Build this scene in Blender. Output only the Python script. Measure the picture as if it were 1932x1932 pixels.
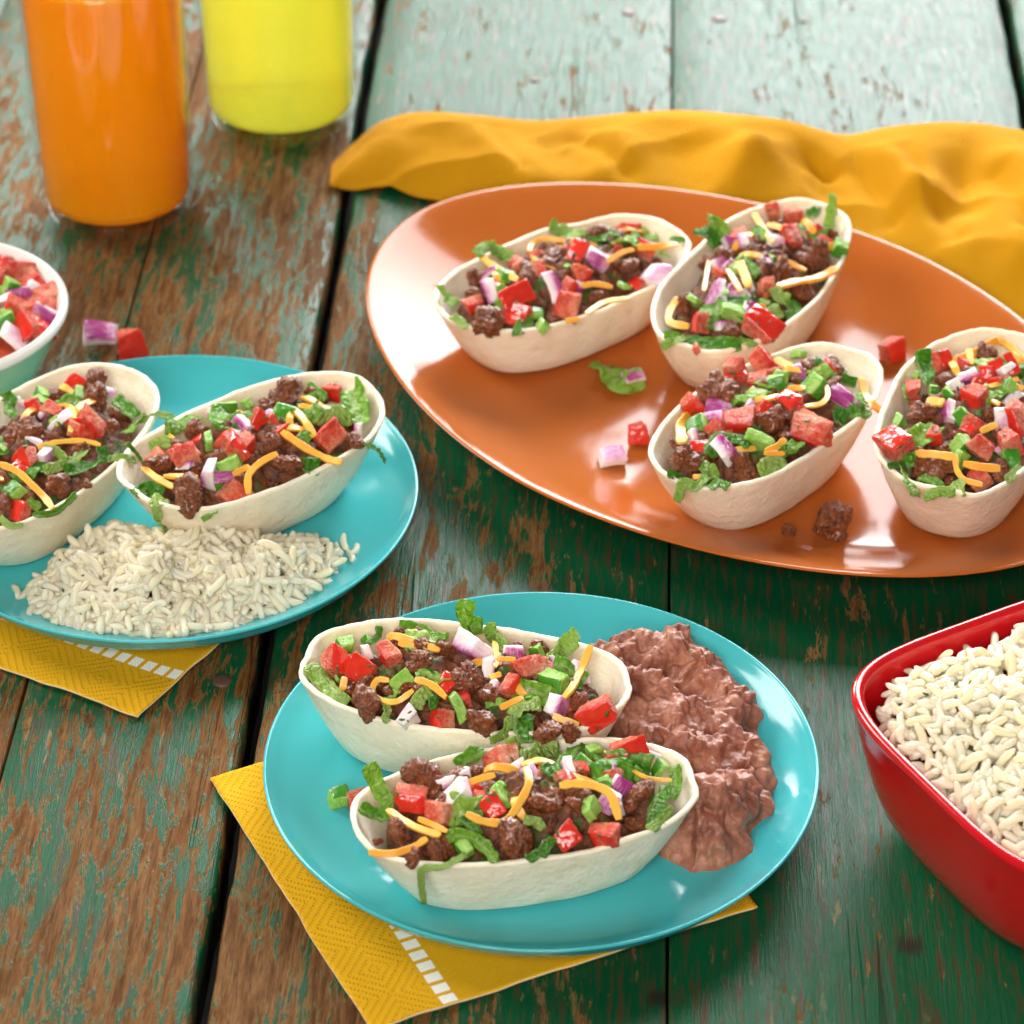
import bpy, bmesh, math, random
import numpy as np
from mathutils import Vector, Matrix, noise

for o in list(bpy.data.objects):
    bpy.data.objects.remove(o)
SC = bpy.context.scene
COL = SC.collection
R = math.radians

# ------------------------------------------------------------------ camera
F, CXY = 5800.0, 966.0                 # focal length and centre in units of a 1932 px wide frame
PITCH, CAM_H = R(35.35), 0.711
DIST = CAM_H / math.sin(PITCH)
CAM = Vector((0, -DIST * math.cos(PITCH), CAM_H))
FWD = Vector((0, math.cos(PITCH), -math.sin(PITCH)))
UP = Vector((0, math.sin(PITCH), math.cos(PITCH)))
cd = bpy.data.cameras.new('camera')
cd.sensor_width = 36.0
cd.lens = F / 1932.0 * 36.0
cd.clip_start, cd.clip_end = 0.05, 50.0
cd.dof.use_dof = True
cd.dof.focus_distance = 1.10
cd.dof.aperture_fstop = 15.0
cam = bpy.data.objects.new('camera', cd)
COL.objects.link(cam)
cam.location = CAM
cam.rotation_euler = (R(90) - PITCH, 0, 0)
SC.camera = cam

# ------------------------------------------------------------------ world, lamps, exposure
W = bpy.data.worlds.new('World')
SC.world = W
W.use_nodes = True
bgn = W.node_tree.nodes['Background']
bgn.inputs[0].default_value = (1.0, 0.98, 0.95, 1)
bgn.inputs[1].default_value = 0.08


def area_lamp(name, loc, target, sx, sy, power, color):
    l = bpy.data.lights.new(name, 'AREA')
    l.shape = 'RECTANGLE'
    l.size, l.size_y = sx, sy
    l.energy = power
    l.color = color
    o = bpy.data.objects.new(name, l)
    COL.objects.link(o)
    o.location = loc
    d = Vector(target) - Vector(loc)
    o.rotation_euler = d.to_track_quat('-Z', 'Y').to_euler()
    return o


area_lamp('back_softbox', (0.52, 2.1, 1.10), (0.05, 0, 0), 1.40, 1.42, 86, (0.965, 0.985, 1.0))
area_lamp('side_softbox', (-1.4, 0.75, 1.15), (0, 0.1, 0), 0.8, 0.8, 22, (1.0, 0.96, 0.90))
area_lamp('added_drink_kicker', (-0.55, 1.30, 0.62), (-0.16, 0.28, 0.05), 0.40, 0.40, 6.5, (1.0, 0.98, 0.95))  # extra lamp added behind the glasses to make the drinks glow
area_lamp('front_fill', (-0.25, -1.9, 1.35), (0, 0, 0), 1.2, 1.0, 34, (1.0, 0.95, 0.88))

SC.view_settings.view_transform = 'Standard'
SC.view_settings.look = 'None'
SC.view_settings.exposure = 0.52
SC.view_settings.gamma = 1.0
SC.view_settings.use_curve_mapping = False
SC.cycles.use_denoising = True
SC.cycles.use_adaptive_sampling = True
SC.cycles.adaptive_threshold = 0.05
SC.cycles.max_bounces = 10
SC.cycles.diffuse_bounces = 8
SC.cycles.transparent_max_bounces = 16
SC.cycles.sample_clamp_indirect = 6.0


# ------------------------------------------------------------------ helpers
def ray(px, py):
    return FWD + Vector((1, 0, 0)) * ((px - CXY) / F) + UP * ((CXY - py) / F)


def at(px, py, z=0.0):
    d = ray(px, py)
    return CAM + d * ((z - CAM.z) / d.z)


def link(name, me, mats, parent=None, smooth=True):
    o = bpy.data.objects.new(name, me)
    COL.objects.link(o)
    if mats is not None and not len(me.materials):
        for m in (mats if isinstance(mats, (list, tuple)) else [mats]):
            me.materials.append(m)
    if smooth and len(me.polygons):
        me.polygons.foreach_set('use_smooth', [True] * len(me.polygons))
    if parent is not None:
        o.parent = parent
    return o


def mesh(name, vs, fs, mi=None):
    me = bpy.data.meshes.new(name)
    me.from_pydata([tuple(v) for v in vs], [], [tuple(f) for f in fs])
    if mi is not None:
        me.polygons.foreach_set('material_index', mi)
    me.update()
    return me


def tag(o, label=None, cat=None, group=None, kind=None):
    if label: o['label'] = label
    if cat: o['category'] = cat
    if group: o['group'] = group
    if kind: o['kind'] = kind
    return o


def empty(name, loc, rz=0):
    o = bpy.data.objects.new(name, None)
    COL.objects.link(o)
    o.empty_display_size = 0.02
    o.location = loc
    o.rotation_euler = (0, 0, rz)
    return o


def fbm(p, s, oct=4):
    return noise.fractal(Vector(p) * s, 1.0, 2.0, oct)


def lathe(name, prof, n=96, close=False):
    """prof: list of (r, z); a closed ring if close"""
    vs, fs = [], []
    m = len(prof)
    for i in range(n):
        a = 2 * math.pi * i / n
        for r, z in prof:
            vs.append((r * math.cos(a), r * math.sin(a), z))
    for i in range(n):
        j = (i + 1) % n
        for k in range(m if close else m - 1):
            l = (k + 1) % m
            fs.append((i * m + k, j * m + k, j * m + l, i * m + l))
    me = mesh(name, vs, fs)
    bm = bmesh.new(); bm.from_mesh(me)
    bmesh.ops.remove_doubles(bm, verts=bm.verts, dist=1e-6)
    bmesh.ops.recalc_face_normals(bm, faces=bm.faces)
    bm.to_mesh(me); bm.free()
    return me


def loft(name, rings, cap0=True, cap1=True):
    n = len(rings[0])
    vs = [p for r in rings for p in r]
    fs = []
    for k in range(len(rings) - 1):
        for i in range(n):
            j = (i + 1) % n
            fs.append((k * n + i, k * n + j, (k + 1) * n + j, (k + 1) * n + i))
    if cap0: fs.append(tuple(reversed(range(n))))
    if cap1: fs.append(tuple(range((len(rings) - 1) * n, len(rings) * n)))
    me = mesh(name, vs, fs)
    bm = bmesh.new(); bm.from_mesh(me)
    bmesh.ops.recalc_face_normals(bm, faces=bm.faces)
    bm.to_mesh(me); bm.free()
    return me


def catmull(P, n):
    P = [Vector(p) for p in P]
    if len(P) == 2:
        return [P[0].lerp(P[1], i / (n - 1)) for i in range(n)]
    Q = [P[0] * 2 - P[1]] + P + [P[-1] * 2 - P[-2]]
    out = []
    m = len(P) - 1
    for i in range(n):
        t = i / (n - 1) * m
        k = min(int(t), m - 1)
        u = t - k
        a, b, c, d = Q[k:k + 4]
        out.append(0.5 * ((2 * b) + (c - a) * u + (2 * a - 5 * b + 4 * c - d) * u * u + (3 * b - a - 3 * c + d) * u ** 3))
    return out


# ------------------------------------------------------------------ materials
class NT:
    def __init__(s, name):
        s.m = bpy.data.materials.new(name)
        s.m.use_nodes = True
        s.t = s.m.node_tree
        s.n = s.t.nodes
        s.b = s.n['Principled BSDF']
        s.out = s.n['Material Output']

    def add(s, typ, **kw):
        nd = s.n.new(typ)
        for k, v in kw.items():
            setattr(nd, k, v)
        return nd

    def L(s, a, b):
        s.t.links.new(a, b)

    def val(s, sock, v):
        if isinstance(v, (int, float)):
            sock.default_value = v
        elif isinstance(v, (tuple, list)):
            sock.default_value = tuple(v) + ((1,) if len(v) == 3 and len(sock.default_value) == 4 else ())
        else:
            s.L(v, sock)

    def coord(s, kind='Object', scale=(1, 1, 1), rot=(0, 0, 0), loc=(0, 0, 0)):
        tc = s.add('ShaderNodeTexCoord')
        mp = s.add('ShaderNodeMapping')
        mp.inputs['Scale'].default_value = scale
        mp.inputs['Rotation'].default_value = rot
        mp.inputs['Location'].default_value = loc
        s.L(tc.outputs[kind], mp.inputs[0])
        return mp.outputs[0]

    def noise(s, vec, scale=5, detail=4, rough=0.55, dist=0.0, out='Fac'):
        nd = s.add('ShaderNodeTexNoise')
        nd.inputs['Scale'].default_value = scale
        nd.inputs['Detail'].default_value = detail
        nd.inputs['Roughness'].default_value = rough
        nd.inputs['Distortion'].default_value = dist
        if vec is not None: s.L(vec, nd.inputs['Vector'])
        return nd.outputs[out]

    def voro(s, vec, scale=5, feature='F1', out='Distance', rand=1.0):
        nd = s.add('ShaderNodeTexVoronoi', feature=feature)
        nd.inputs['Scale'].default_value = scale
        nd.inputs['Randomness'].default_value = rand
        if vec is not None: s.L(vec, nd.inputs['Vector'])
        return nd.outputs[out]

    def ramp(s, fac, stops, mode='LINEAR'):
        nd = s.add('ShaderNodeValToRGB')
        cr = nd.color_ramp
        cr.interpolation = mode
        while len(cr.elements) < len(stops): cr.elements.new(0.5)
        for e, (p, c) in zip(cr.elements, stops):
            e.position = p
            e.color = tuple(c) + (1,) if isinstance(c, (tuple, list)) else (c, c, c, 1)
        s.L(fac, nd.inputs[0])
        return nd.outputs[0]

    def mix(s, f, a, b, typ='MIX'):
        nd = s.add('ShaderNodeMix', data_type='RGBA', blend_type=typ)
        s.val(nd.inputs[0], f)
        s.val(nd.inputs[6], a)
        s.val(nd.inputs[7], b)
        return nd.outputs[2]

    def math(s, op, a, b=0.0, c=None, clamp=False):
        nd = s.add('ShaderNodeMath', operation=op, use_clamp=clamp)
        s.val(nd.inputs[0], a)
        s.val(nd.inputs[1], b)
        if c is not None: s.val(nd.inputs[2], c)
        return nd.outputs[0]

    def xyz(s, vec):
        nd = s.add('ShaderNodeSeparateXYZ')
        s.L(vec, nd.inputs[0])
        return nd.outputs

    def rnd(s):
        return s.add('ShaderNodeObjectInfo').outputs['Random']

    def bump(s, h, strength=0.3, dist=0.001, normal=None):
        nd = s.add('ShaderNodeBump')
        nd.inputs['Strength'].default_value = strength
        nd.inputs['Distance'].default_value = dist
        s.L(h, nd.inputs['Height'])
        if normal is not None: s.L(normal, nd.inputs['Normal'])
        return nd.outputs[0]

    def set(s, **kw):
        names = dict(color='Base Color', rough='Roughness', metal='Metallic', ior='IOR', sss='Subsurface Weight',
                     sss_r='Subsurface Radius', sss_s='Subsurface Scale', trans='Transmission Weight', coat='Coat Weight',
                     coat_r='Coat Roughness', spec='Specular IOR Level', normal='Normal', sheen='Sheen Weight')
        for k, v in kw.items():
            s.val(s.b.inputs[names[k]], v)
        return s.m


def mat_wood():
    n = NT('weathered_painted_wood')
    tc = n.add('ShaderNodeTexCoord')
    geo = n.add('ShaderNodeNewGeometry')
    oi = n.add('ShaderNodeObjectInfo')
    # each plank shifts its own grain
    off = n.add('ShaderNodeVectorMath', operation='MULTIPLY_ADD')
    cmb = n.add('ShaderNodeCombineXYZ')
    n.L(oi.outputs['Random'], cmb.inputs[0]); n.L(oi.outputs['Random'], cmb.inputs[1])
    n.L(cmb.outputs[0], off.inputs[0])
    off.inputs[1].default_value = (3.0, 7.0, 0)
    n.L(tc.outputs['Object'], off.inputs[2])

    def mp(sx, sy, sz=1):
        m = n.add('ShaderNodeMapping')
        m.inputs['Scale'].default_value = (sx, sy, sz)
        n.L(off.outputs[0], m.inputs[0])
        return m.outputs[0]
    grain = n.noise(mp(300, 24, 60), 1.0, 5, 0.70, 0.5)
    fine = n.noise(mp(1500, 110, 200), 1.0, 3, 0.65)
    tone = n.noise(mp(14, 4, 5), 1.0, 3, 0.5)
    wood = n.ramp(grain, [(0.28, (0.026, 0.011, 0.004)), (0.45, (0.092, 0.041, 0.014)), (0.58, (0.160, 0.077, 0.028)), (0.78, (0.29, 0.160, 0.066))])
    wood = n.mix(n.ramp(tone, [(0.35, 0.0), (0.7, 1.0)]), wood, n.mix(0.45, wood, (0.20, 0.070, 0.012), 'MIX'))
    wood = n.mix(n.ramp(fine, [(0.34, 0.6), (0.52, 0.0)]), wood, (0.03, 0.017, 0.01))
    # coverage of the old paint: worn through on the left boards, thick on the right ones
    pos = n.xyz(geo.outputs['Position'])
    big = n.noise(mp(9, 5, 5), 1.0, 2, 0.5)
    patch = n.noise(mp(100, 20, 20), 1.0, 5, 0.74, 0.6)
    chip = n.noise(mp(460, 60, 60), 1.0, 3, 0.7)
    cov = n.math('MULTIPLY_ADD', pos[0], 1.0, 0.062)
    cov = n.math('MULTIPLY_ADD', n.math('MAXIMUM', pos[1], 0.0), 0.16, cov)
    cov = n.math('MINIMUM', cov, 0.115)
    cov = n.math('MAXIMUM', cov, 0.008)
    s1 = n.math('MULTIPLY_ADD', patch, 0.62, cov)
    s1 = n.math('MULTIPLY_ADD', chip, 0.30, s1)
    s1 = n.math('MULTIPLY_ADD', big, 0.22, s1)
    paint = n.ramp(s1, [(0.578, 0.0), (0.60, 1.0)])
    edge = n.ramp(s1, [(0.545, 0.0), (0.575, 1.0), (0.59, 1.0), (0.605, 0.0)])
    gcol = n.mix(tone, (0.0015, 0.030, 0.010), (0.004, 0.095, 0.034))
    gcol = n.mix(n.ramp(n.noise(mp(420, 36, 30), 1.0, 4, 0.72), [(0.50, 0.0), (0.64, 0.85)]), gcol, (0.070, 0.028, 0.012))
    tan = n.mix(patch, (0.20, 0.11, 0.042), (0.29, 0.19, 0.065))
    fle = n.noise(mp(210, 34, 30), 1.0, 4, 0.7)
    flm = n.math('MULTIPLY', n.ramp(fle, [(0.62, 0.0), (0.66, 0.75)]), n.ramp(big, [(0.45, 0.0), (0.62, 1.0)]))
    col = n.mix(paint, wood, gcol)
    col = n.mix(n.math('MULTIPLY', edge, 0.30), col, tan)
    col = n.mix(flm, col, tan)
    # dark cracks along the grain and cross scratches
    wv = n.voro(mp(120, 2.2, 20), 1.0, 'DISTANCE_TO_EDGE')
    crack = n.math('MULTIPLY', n.ramp(wv, [(0.0, 1.0), (0.016, 0.0)]), n.ramp(tone, [(0.60, 0.0), (0.68, 0.8)]))
    sc = n.voro(mp(5, 75, 20), 1.0, 'DISTANCE_TO_EDGE')
    scr = n.math('MULTIPLY', n.ramp(sc, [(0.0, 1.0), (0.008, 0.0)]), n.ramp(big, [(0.52, 0.0), (0.62, 1.0)]))
    dark = n.math('MAXIMUM', crack, n.math('MULTIPLY', scr, 0.6))
    col = n.mix(n.math('MULTIPLY', dark, 0.85), col, (0.012, 0.008, 0.006))
    # knots and old nail holes
    kn = n.voro(mp(9, 9, 0.0), 1.0, 'F1')
    kd = n.ramp(n.math('ADD', kn, n.math('MULTIPLY', chip, 0.06)), [(0.055, 1.0), (0.085, 0.0)])
    col = n.mix(n.math('MULTIPLY', kd, 0.8), col, (0.02, 0.012, 0.01))
    h = n.math('MULTIPLY_ADD', grain, 0.5, n.math('MULTIPLY', fine, 0.25))
    h = n.math('MULTIPLY_ADD', n.ramp(s1, [(0.570, 0.0), (0.61, 1.0)]), 0.30, h)
    h = n.math('SUBTRACT', h, n.math('MULTIPLY', crack, 0.8))
    rough = n.mix(paint, n.ramp(grain, [(0.3, 0.70), (0.7, 0.52)]), n.ramp(chip, [(0.3, 0.46), (0.7, 0.30)]))
    return n.set(color=col, rough=rough, normal=n.bump(h, 0.6, 0.0014), spec=n.math('MULTIPLY_ADD', paint, 0.11, 0.045))


def mat_glazed(name, color, rough=0.12, coat=0.0, var=0.04, spec=0.5):
    n = NT(name)
    v = n.noise(n.coord(), 40, 4)
    smear = n.noise(n.coord(scale=(1, 1, 1)), 90, 5, 0.7)
    return n.set(color=n.mix(v, tuple(c * (1 - var) for c in color), tuple(min(1, c * (1 + var)) for c in color)),
                 rough=n.ramp(smear, [(0.3, rough * 0.8), (0.75, rough * 1.5)]), coat=coat, coat_r=0.05, spec=spec,
                 normal=n.bump(n.noise(n.coord(), 12, 2), 0.02, 0.001))


def mat_shell():
    n = NT('baked_flour_tortilla')
    c = n.coord()
    a = n.noise(c, 70, 5, 0.6)
    b = n.noise(c, 420, 4, 0.65)
    base = n.mix(n.ramp(a, [(0.3, 0.0), (0.75, 1.0)]), (0.90, 0.825, 0.67), (0.86, 0.745, 0.55))
    base = n.mix(n.ramp(b, [(0.62, 0.0), (0.8, 0.35)]), base, (0.60, 0.45, 0.27))
    base = n.mix(n.ramp(n.noise(c, 42, 4, 0.7), [(0.60, 0.0), (0.74, 0.55)]), base, (0.66, 0.47, 0.25))
    spots = n.voro(c, 330, 'F1')
    base = n.mix(n.ramp(spots, [(0.05, 0.28), (0.14, 0.0)]), base, (0.5, 0.42, 0.33))
    h = n.math('ADD', n.math('MULTIPLY', a, 1.2), n.math('MULTIPLY', b, 0.35))
    return n.set(color=base, rough=0.62, sss=0.22, sss_r=(0.004, 0.0025, 0.0012), sss_s=1.0, normal=n.bump(h, 0.8, 0.0014), spec=0.3)


def mat_meat(name, dark=1.0):
    n = NT(name)
    c = n.coord()
    a = n.noise(c, 5.0, 5, 0.65)
    b = n.voro(c, 9.0, 'F1')
    r = n.rnd()
    lo, hi = (0.045 * dark, 0.010 * dark, 0.003 * dark), (0.31 * dark, 0.080 * dark, 0.020 * dark)
    col = n.ramp(n.math('MULTIPLY_ADD', b, 0.35, n.math('MULTIPLY', a, 0.9)), [(0.35, lo), (0.75, hi)])
    col = n.mix(n.math('MULTIPLY', r, 0.30), col, (0.17 * dark, 0.042 * dark, 0.012 * dark))
    h = n.math('ADD', n.math('MULTIPLY', n.noise(c, 14, 5, 0.65), 0.8), n.math('MULTIPLY', n.voro(c, 13, 'SMOOTH_F1'), -0.6))
    return n.set(color=col, rough=n.ramp(a, [(0.35, 0.18), (0.65, 0.42)]), coat=0.35, coat_r=0.05, normal=n.bump(h, 0.5, 0.05), spec=0.38)


def mat_tomato_flesh():
    n = NT('tomato_flesh')
    c = n.coord()
    a = n.math('MULTIPLY_ADD', n.xyz(c)[2], -0.38, n.noise(c, 2.6, 4, 0.6, 1.2))
    f = n.noise(n.coord(scale=(2, 2, 14)), 1.2, 3)
    r = n.rnd()
    col = n.ramp(a, [(0.28, (0.58, 0.022, 0.012)), (0.46, (0.74, 0.105, 0.05)), (0.66, (0.86, 0.34, 0.19)), (0.82, (0.88, 0.50, 0.30))])
    col = n.mix(n.math('MULTIPLY', f, 0.35), col, (0.72, 0.18, 0.12))
    col = n.mix(n.math('MULTIPLY', r, 0.30), col, (0.62, 0.045, 0.03))
    return n.set(color=col, rough=n.ramp(n.noise(c, 6, 3), [(0.3, 0.15), (0.7, 0.34)]), sss=0.35, sss_r=(0.006, 0.0014, 0.0008), sss_s=1.0,
                 normal=n.bump(n.noise(c, 9, 4, 0.65), 0.55, 0.04))


def mat_tomato_skin():
    n = NT('tomato_skin')
    c = n.coord()
    col = n.mix(n.noise(c, 2.5, 2), (0.55, 0.012, 0.010), (0.70, 0.05, 0.02))
    return n.set(color=col, rough=0.13, sss=0.15, sss_r=(0.004, 0.001, 0.0006), sss_s=1.0, coat=0.2, normal=n.bump(n.noise(c, 3, 2), 0.08, 0.03))


def mat_onion():
    n = NT('red_onion')
    c = n.coord()
    p = n.xyz(c)
    z = n.math('MULTIPLY_ADD', n.noise(c, 4, 2), 0.22, p[2])
    r = n.rnd()
    z = n.math('ADD', z, n.math('MULTIPLY_ADD', r, 0.34, -0.25))
    col = n.ramp(n.math('ADD', z, 0.45), [(0.30, (0.85, 0.79, 0.76)), (0.55, (0.82, 0.66, 0.70)), (0.70, (0.62, 0.28, 0.48)), (0.80, (0.33, 0.03, 0.19))])
    st = n.noise(n.coord(scale=(1, 18, 3)), 1.3, 3)
    col = n.mix(n.ramp(st, [(0.55, 0.0), (0.7, 0.35)]), col, (0.85, 0.75, 0.78))
    return n.set(color=col, rough=0.22, sss=0.4, sss_r=(0.005, 0.0035, 0.004), sss_s=1.0, normal=n.bump(st, 0.2, 0.03))


def mat_pepper(skin):
    n = NT('jalapeno_skin' if skin else 'jalapeno_flesh')
    c = n.coord()
    a = n.noise(c, 3, 4, 0.6)
    r = n.rnd()
    if skin:
        col = n.mix(a, (0.02, 0.15, 0.008), (0.07, 0.30, 0.015))
        col = n.mix(n.math('MULTIPLY', r, 0.4), col, (0.10, 0.30, 0.02))
        return n.set(color=col, rough=0.14, coat=0.25, coat_r=0.06, normal=n.bump(n.noise(c, 5, 3), 0.15, 0.04))
    col = n.mix(n.ramp(a, [(0.3, 0.0), (0.7, 1.0)]), (0.18, 0.44, 0.03), (0.42, 0.62, 0.16))
    return n.set(color=col, rough=0.26, sss=0.25, sss_r=(0.002, 0.004, 0.001), sss_s=1.0, normal=n.bump(n.noise(c, 8, 4), 0.35, 0.04))


def mat_cheese():
    n = NT('cheddar')
    c = n.coord()
    a = n.noise(c, 300, 4, 0.6)
    r = n.rnd()
    col = n.mix(a, (0.86, 0.40, 0.040), (0.92, 0.52, 0.09))
    col = n.mix(n.math('MULTIPLY', r, 0.6), col, (0.86, 0.30, 0.025))
    return n.set(color=col, rough=0.36, sss=0.3, sss_r=(0.004, 0.002, 0.0006), sss_s=1.0,
                 normal=n.bump(n.noise(c, 900, 4, 0.6), 0.35, 0.0004))


def mat_lettuce():
    n = NT('romaine_leaf')
    uv = n.coord('UV')
    p = n.xyz(uv)
    r = n.rnd()
    # u across the strip (0..1), v along it in strip widths
    w = n.noise(n.coord('UV', scale=(3, 3, 1)), 1.0, 3)
    vein = n.voro(n.coord('UV', scale=(2.6, 2.2, 1)), 1.0, 'DISTANCE_TO_EDGE')
    vm = n.ramp(vein, [(0.0, 1.0), (0.05, 0.0)])
    rib = n.ramp(n.math('ABSOLUTE', n.math('SUBTRACT', p[0], n.math('MULTIPLY', r, 0.9))), [(0.03, 1.0), (0.16, 0.0)])
    col = n.ramp(n.math('MULTIPLY_ADD', r, 0.75, n.math('MULTIPLY', w, 0.5)),
                 [(0.20, (0.030, 0.17, 0.010)), (0.40, (0.11, 0.35, 0.016)), (0.66, (0.27, 0.52, 0.04)), (1.0, (0.50, 0.66, 0.17))])
    col = n.mix(n.math('MULTIPLY', vm, 0.40), col, (0.30, 0.52, 0.12))
    col = n.mix(n.math('MULTIPLY', rib, 0.55), col, (0.50, 0.62, 0.25))
    n.set(color=col, rough=0.30, normal=n.bump(n.math('ADD', n.math('MULTIPLY', n.ramp(vein, [(0.0, 0.0), (0.3, 1.0)]), 0.9), w), 0.75, 0.0012), spec=0.5)
    tr = n.add('ShaderNodeBsdfTranslucent')
    n.L(n.mix(0.35, col, (0.25, 0.55, 0.03)), tr.inputs[0])
    mx = n.add('ShaderNodeMixShader')
    mx.inputs[0].default_value = 0.42
    n.L(n.b.outputs[0], mx.inputs[1]); n.L(tr.outputs[0], mx.inputs[2])
    n.L(mx.outputs[0], n.out.inputs[0])
    return n.m


def mat_rice():
    n = NT('cooked_rice')
    c = n.coord()
    r = n.rnd()
    col = n.mix(r, (0.97, 0.92, 0.77), (0.95, 0.86, 0.63))
    col = n.mix(n.ramp(n.noise(c, 250, 3), [(0.5, 0.0), (0.75, 0.4)]), col, (0.97, 0.92, 0.77))
    n.set(color=col, rough=n.ramp(n.noise(c, 400, 3), [(0.35, 0.16), (0.7, 0.38)]), sss=0.3, sss_r=(0.004, 0.003, 0.0016), sss_s=1.0,
                 normal=n.bump(n.noise(c, 500, 3), 0.25, 0.0006))
    tl = n.add('ShaderNodeBsdfTranslucent'); tl.inputs[0].default_value = (0.99, 0.92, 0.70, 1)
    mx = n.add('ShaderNodeMixShader'); mx.inputs[0].default_value = 0.33
    n.L(n.b.outputs[0], mx.inputs[1]); n.L(tl.outputs[0], mx.inputs[2]); n.L(mx.outputs[0], n.out.inputs[0])
    return n.m


def mat_beans():
    n = NT('refried_beans')
    c = n.coord()
    a = n.noise(c, 75, 5, 0.7)
    b = n.noise(c, 500, 4, 0.6)
    col = n.ramp(a, [(0.32, (0.165, 0.046, 0.027)), (0.5, (0.31, 0.108, 0.062)), (0.70, (0.48, 0.215, 0.125))])
    col = n.mix(n.ramp(n.voro(c, 190, 'F1'), [(0.06, 0.5), (0.2, 0.0)]), col, (0.45, 0.25, 0.16))
    h = n.math('ADD', a, n.math('MULTIPLY', b, 0.5))
    return n.set(color=col, rough=n.ramp(b, [(0.35, 0.34), (0.65, 0.70)]), sss=0.12, sss_r=(0.003, 0.001, 0.0006), sss_s=1.0,
                 coat=0.05, coat_r=0.10, normal=n.bump(h, 0.7, 0.0016))


def mat_napkin(sq0, sqn):
    """local metres: x across from the printed edge, y along it; printed row of white blocks at x = sq0"""
    n = NT('printed_paper_napkin')
    uv = n.coord('UV')
    p = n.xyz(uv)
    x, y = p[0], p[1]
    pat = n.math('LESS_THAN', x, sq0 - 0.004)
    # nested diamonds of pressed dots
    per = 0.026
    a = n.math('ADD', x, y); b = n.math('SUBTRACT', x, y)
    fa = n.math('ABSOLUTE', n.math('SUBTRACT', n.math('FRACT', n.math('DIVIDE', a, per)), 0.5))
    fb = n.math('ABSOLUTE', n.math('SUBTRACT', n.math('FRACT', n.math('DIVIDE', b, per)), 0.5))
    mxd = n.math('MAXIMUM', fa, fb)
    ring = n.math('PINGPONG', n.math('MULTIPLY', mxd, 7.0), 0.5)
    ring = n.ramp(ring, [(0.26, 0.0), (0.40, 1.0)])
    da = n.math('SINE', n.math('MULTIPLY', a, 2 * math.pi * 14 / per)); db = n.math('SINE', n.math('MULTIPLY', b, 2 * math.pi * 14 / per))
    gt = n.math('GREATER_THAN', fa, fb)
    sel = n.math('ADD', n.math('MULTIPLY', gt, db), n.math('MULTIPLY', n.math('SUBTRACT', 1.0, gt), da))
    dots = n.ramp(sel, [(0.0, 0.0), (0.7, 1.0)])
    emb = n.math('MULTIPLY', n.math('MULTIPLY', ring, dots), pat)
    # plain border with fine pressed lines
    lines = n.math('SINE', n.math('MULTIPLY', x, 2 * math.pi / 0.0017))
    lines2 = n.math('SINE', n.math('MULTIPLY', y, 2 * math.pi / 0.0013))
    wv = n.math('MULTIPLY', n.math('MULTIPLY', lines, lines2), n.math('SUBTRACT', 1.0, pat))
    # white blocks
    py = n.math('ABSOLUTE', n.math('SUBTRACT', n.math('FRACT', n.math('DIVIDE', y, 0.0058)), 0.5))
    inx = n.math('LESS_THAN', n.math('ABSOLUTE', n.math('SUBTRACT', x, sq0)), 0.0027)
    blk = n.math('MULTIPLY', n.math('LESS_THAN', py, 0.36), inx)
    wn = n.noise(uv, 900, 4)
    col = n.mix(n.noise(uv, 60, 3), (0.62, 0.315, 0.007), (0.68, 0.37, 0.010))
    col = n.mix(n.math('MULTIPLY', emb, 0.25), col, (0.50, 0.25, 0.005))
    col = n.mix(n.math('MULTIPLY', wn, 0.25), col, (0.74, 0.42, 0.02))
    col = n.mix(blk, col, (0.86, 0.84, 0.78))
    h = n.math('ADD', n.math('MULTIPLY', emb, -1.0), n.math('MULTIPLY', wv, 0.25))
    h = n.math('ADD', h, n.math('MULTIPLY', wn, 0.3))
    return n.set(color=col, rough=0.88, spec=0.12, normal=n.bump(h, 0.8, 0.0006))


def mat_cloth():
    n = NT('mustard_cotton')
    uv = n.coord('UV')
    p = n.xyz(uv)
    w = n.math('SINE', n.math('MULTIPLY', n.math('ADD', p[0], n.math('MULTIPLY', p[1], 0.5)), 2 * math.pi / 0.0016))
    w2 = n.math('SINE', n.math('MULTIPLY', p[1], 2 * math.pi / 0.0012))
    a = n.noise(uv, 35, 4)
    col = n.mix(a, (0.58, 0.255, 0.003), (0.66, 0.305, 0.005))
    col = n.mix(n.ramp(w, [(0.0, 0.28), (1.0, 0.0)]), col, (0.50, 0.24, 0.004))
    h = n.math('ADD', n.math('MULTIPLY', w, 0.5), n.math('MULTIPLY', w2, 0.3))
    return n.set(color=col, rough=0.85, spec=0.1, normal=n.bump(h, 0.75, 0.0006))


def mat_glass():
    n = NT('clear_glass')
    n.set(color=(1, 1, 1), rough=0.0, trans=1.0, ior=1.45)
    # thin drinking glass: fresnel reflection over straight-through transmission
    tr = n.add('ShaderNodeBsdfTransparent'); gl = n.add('ShaderNodeBsdfGlossy')
    tr.inputs[0].default_value = (0.97, 0.985, 0.98, 1)
    gl.inputs['Roughness'].default_value = 0.03
    lw = n.add('ShaderNodeLayerWeight'); lw.inputs[0].default_value = 0.5
    fr = n.math('MULTIPLY_ADD', n.math('POWER', lw.outputs['Facing'], 4.0), 0.5, 0.035)
    mx = n.add('ShaderNodeMixShader')
    n.L(fr, mx.inputs[0]); n.L(tr.outputs[0], mx.inputs[1]); n.L(gl.outputs[0], mx.inputs[2])
    n.L(mx.outputs[0], n.out.inputs[0])
    return n.m


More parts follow.
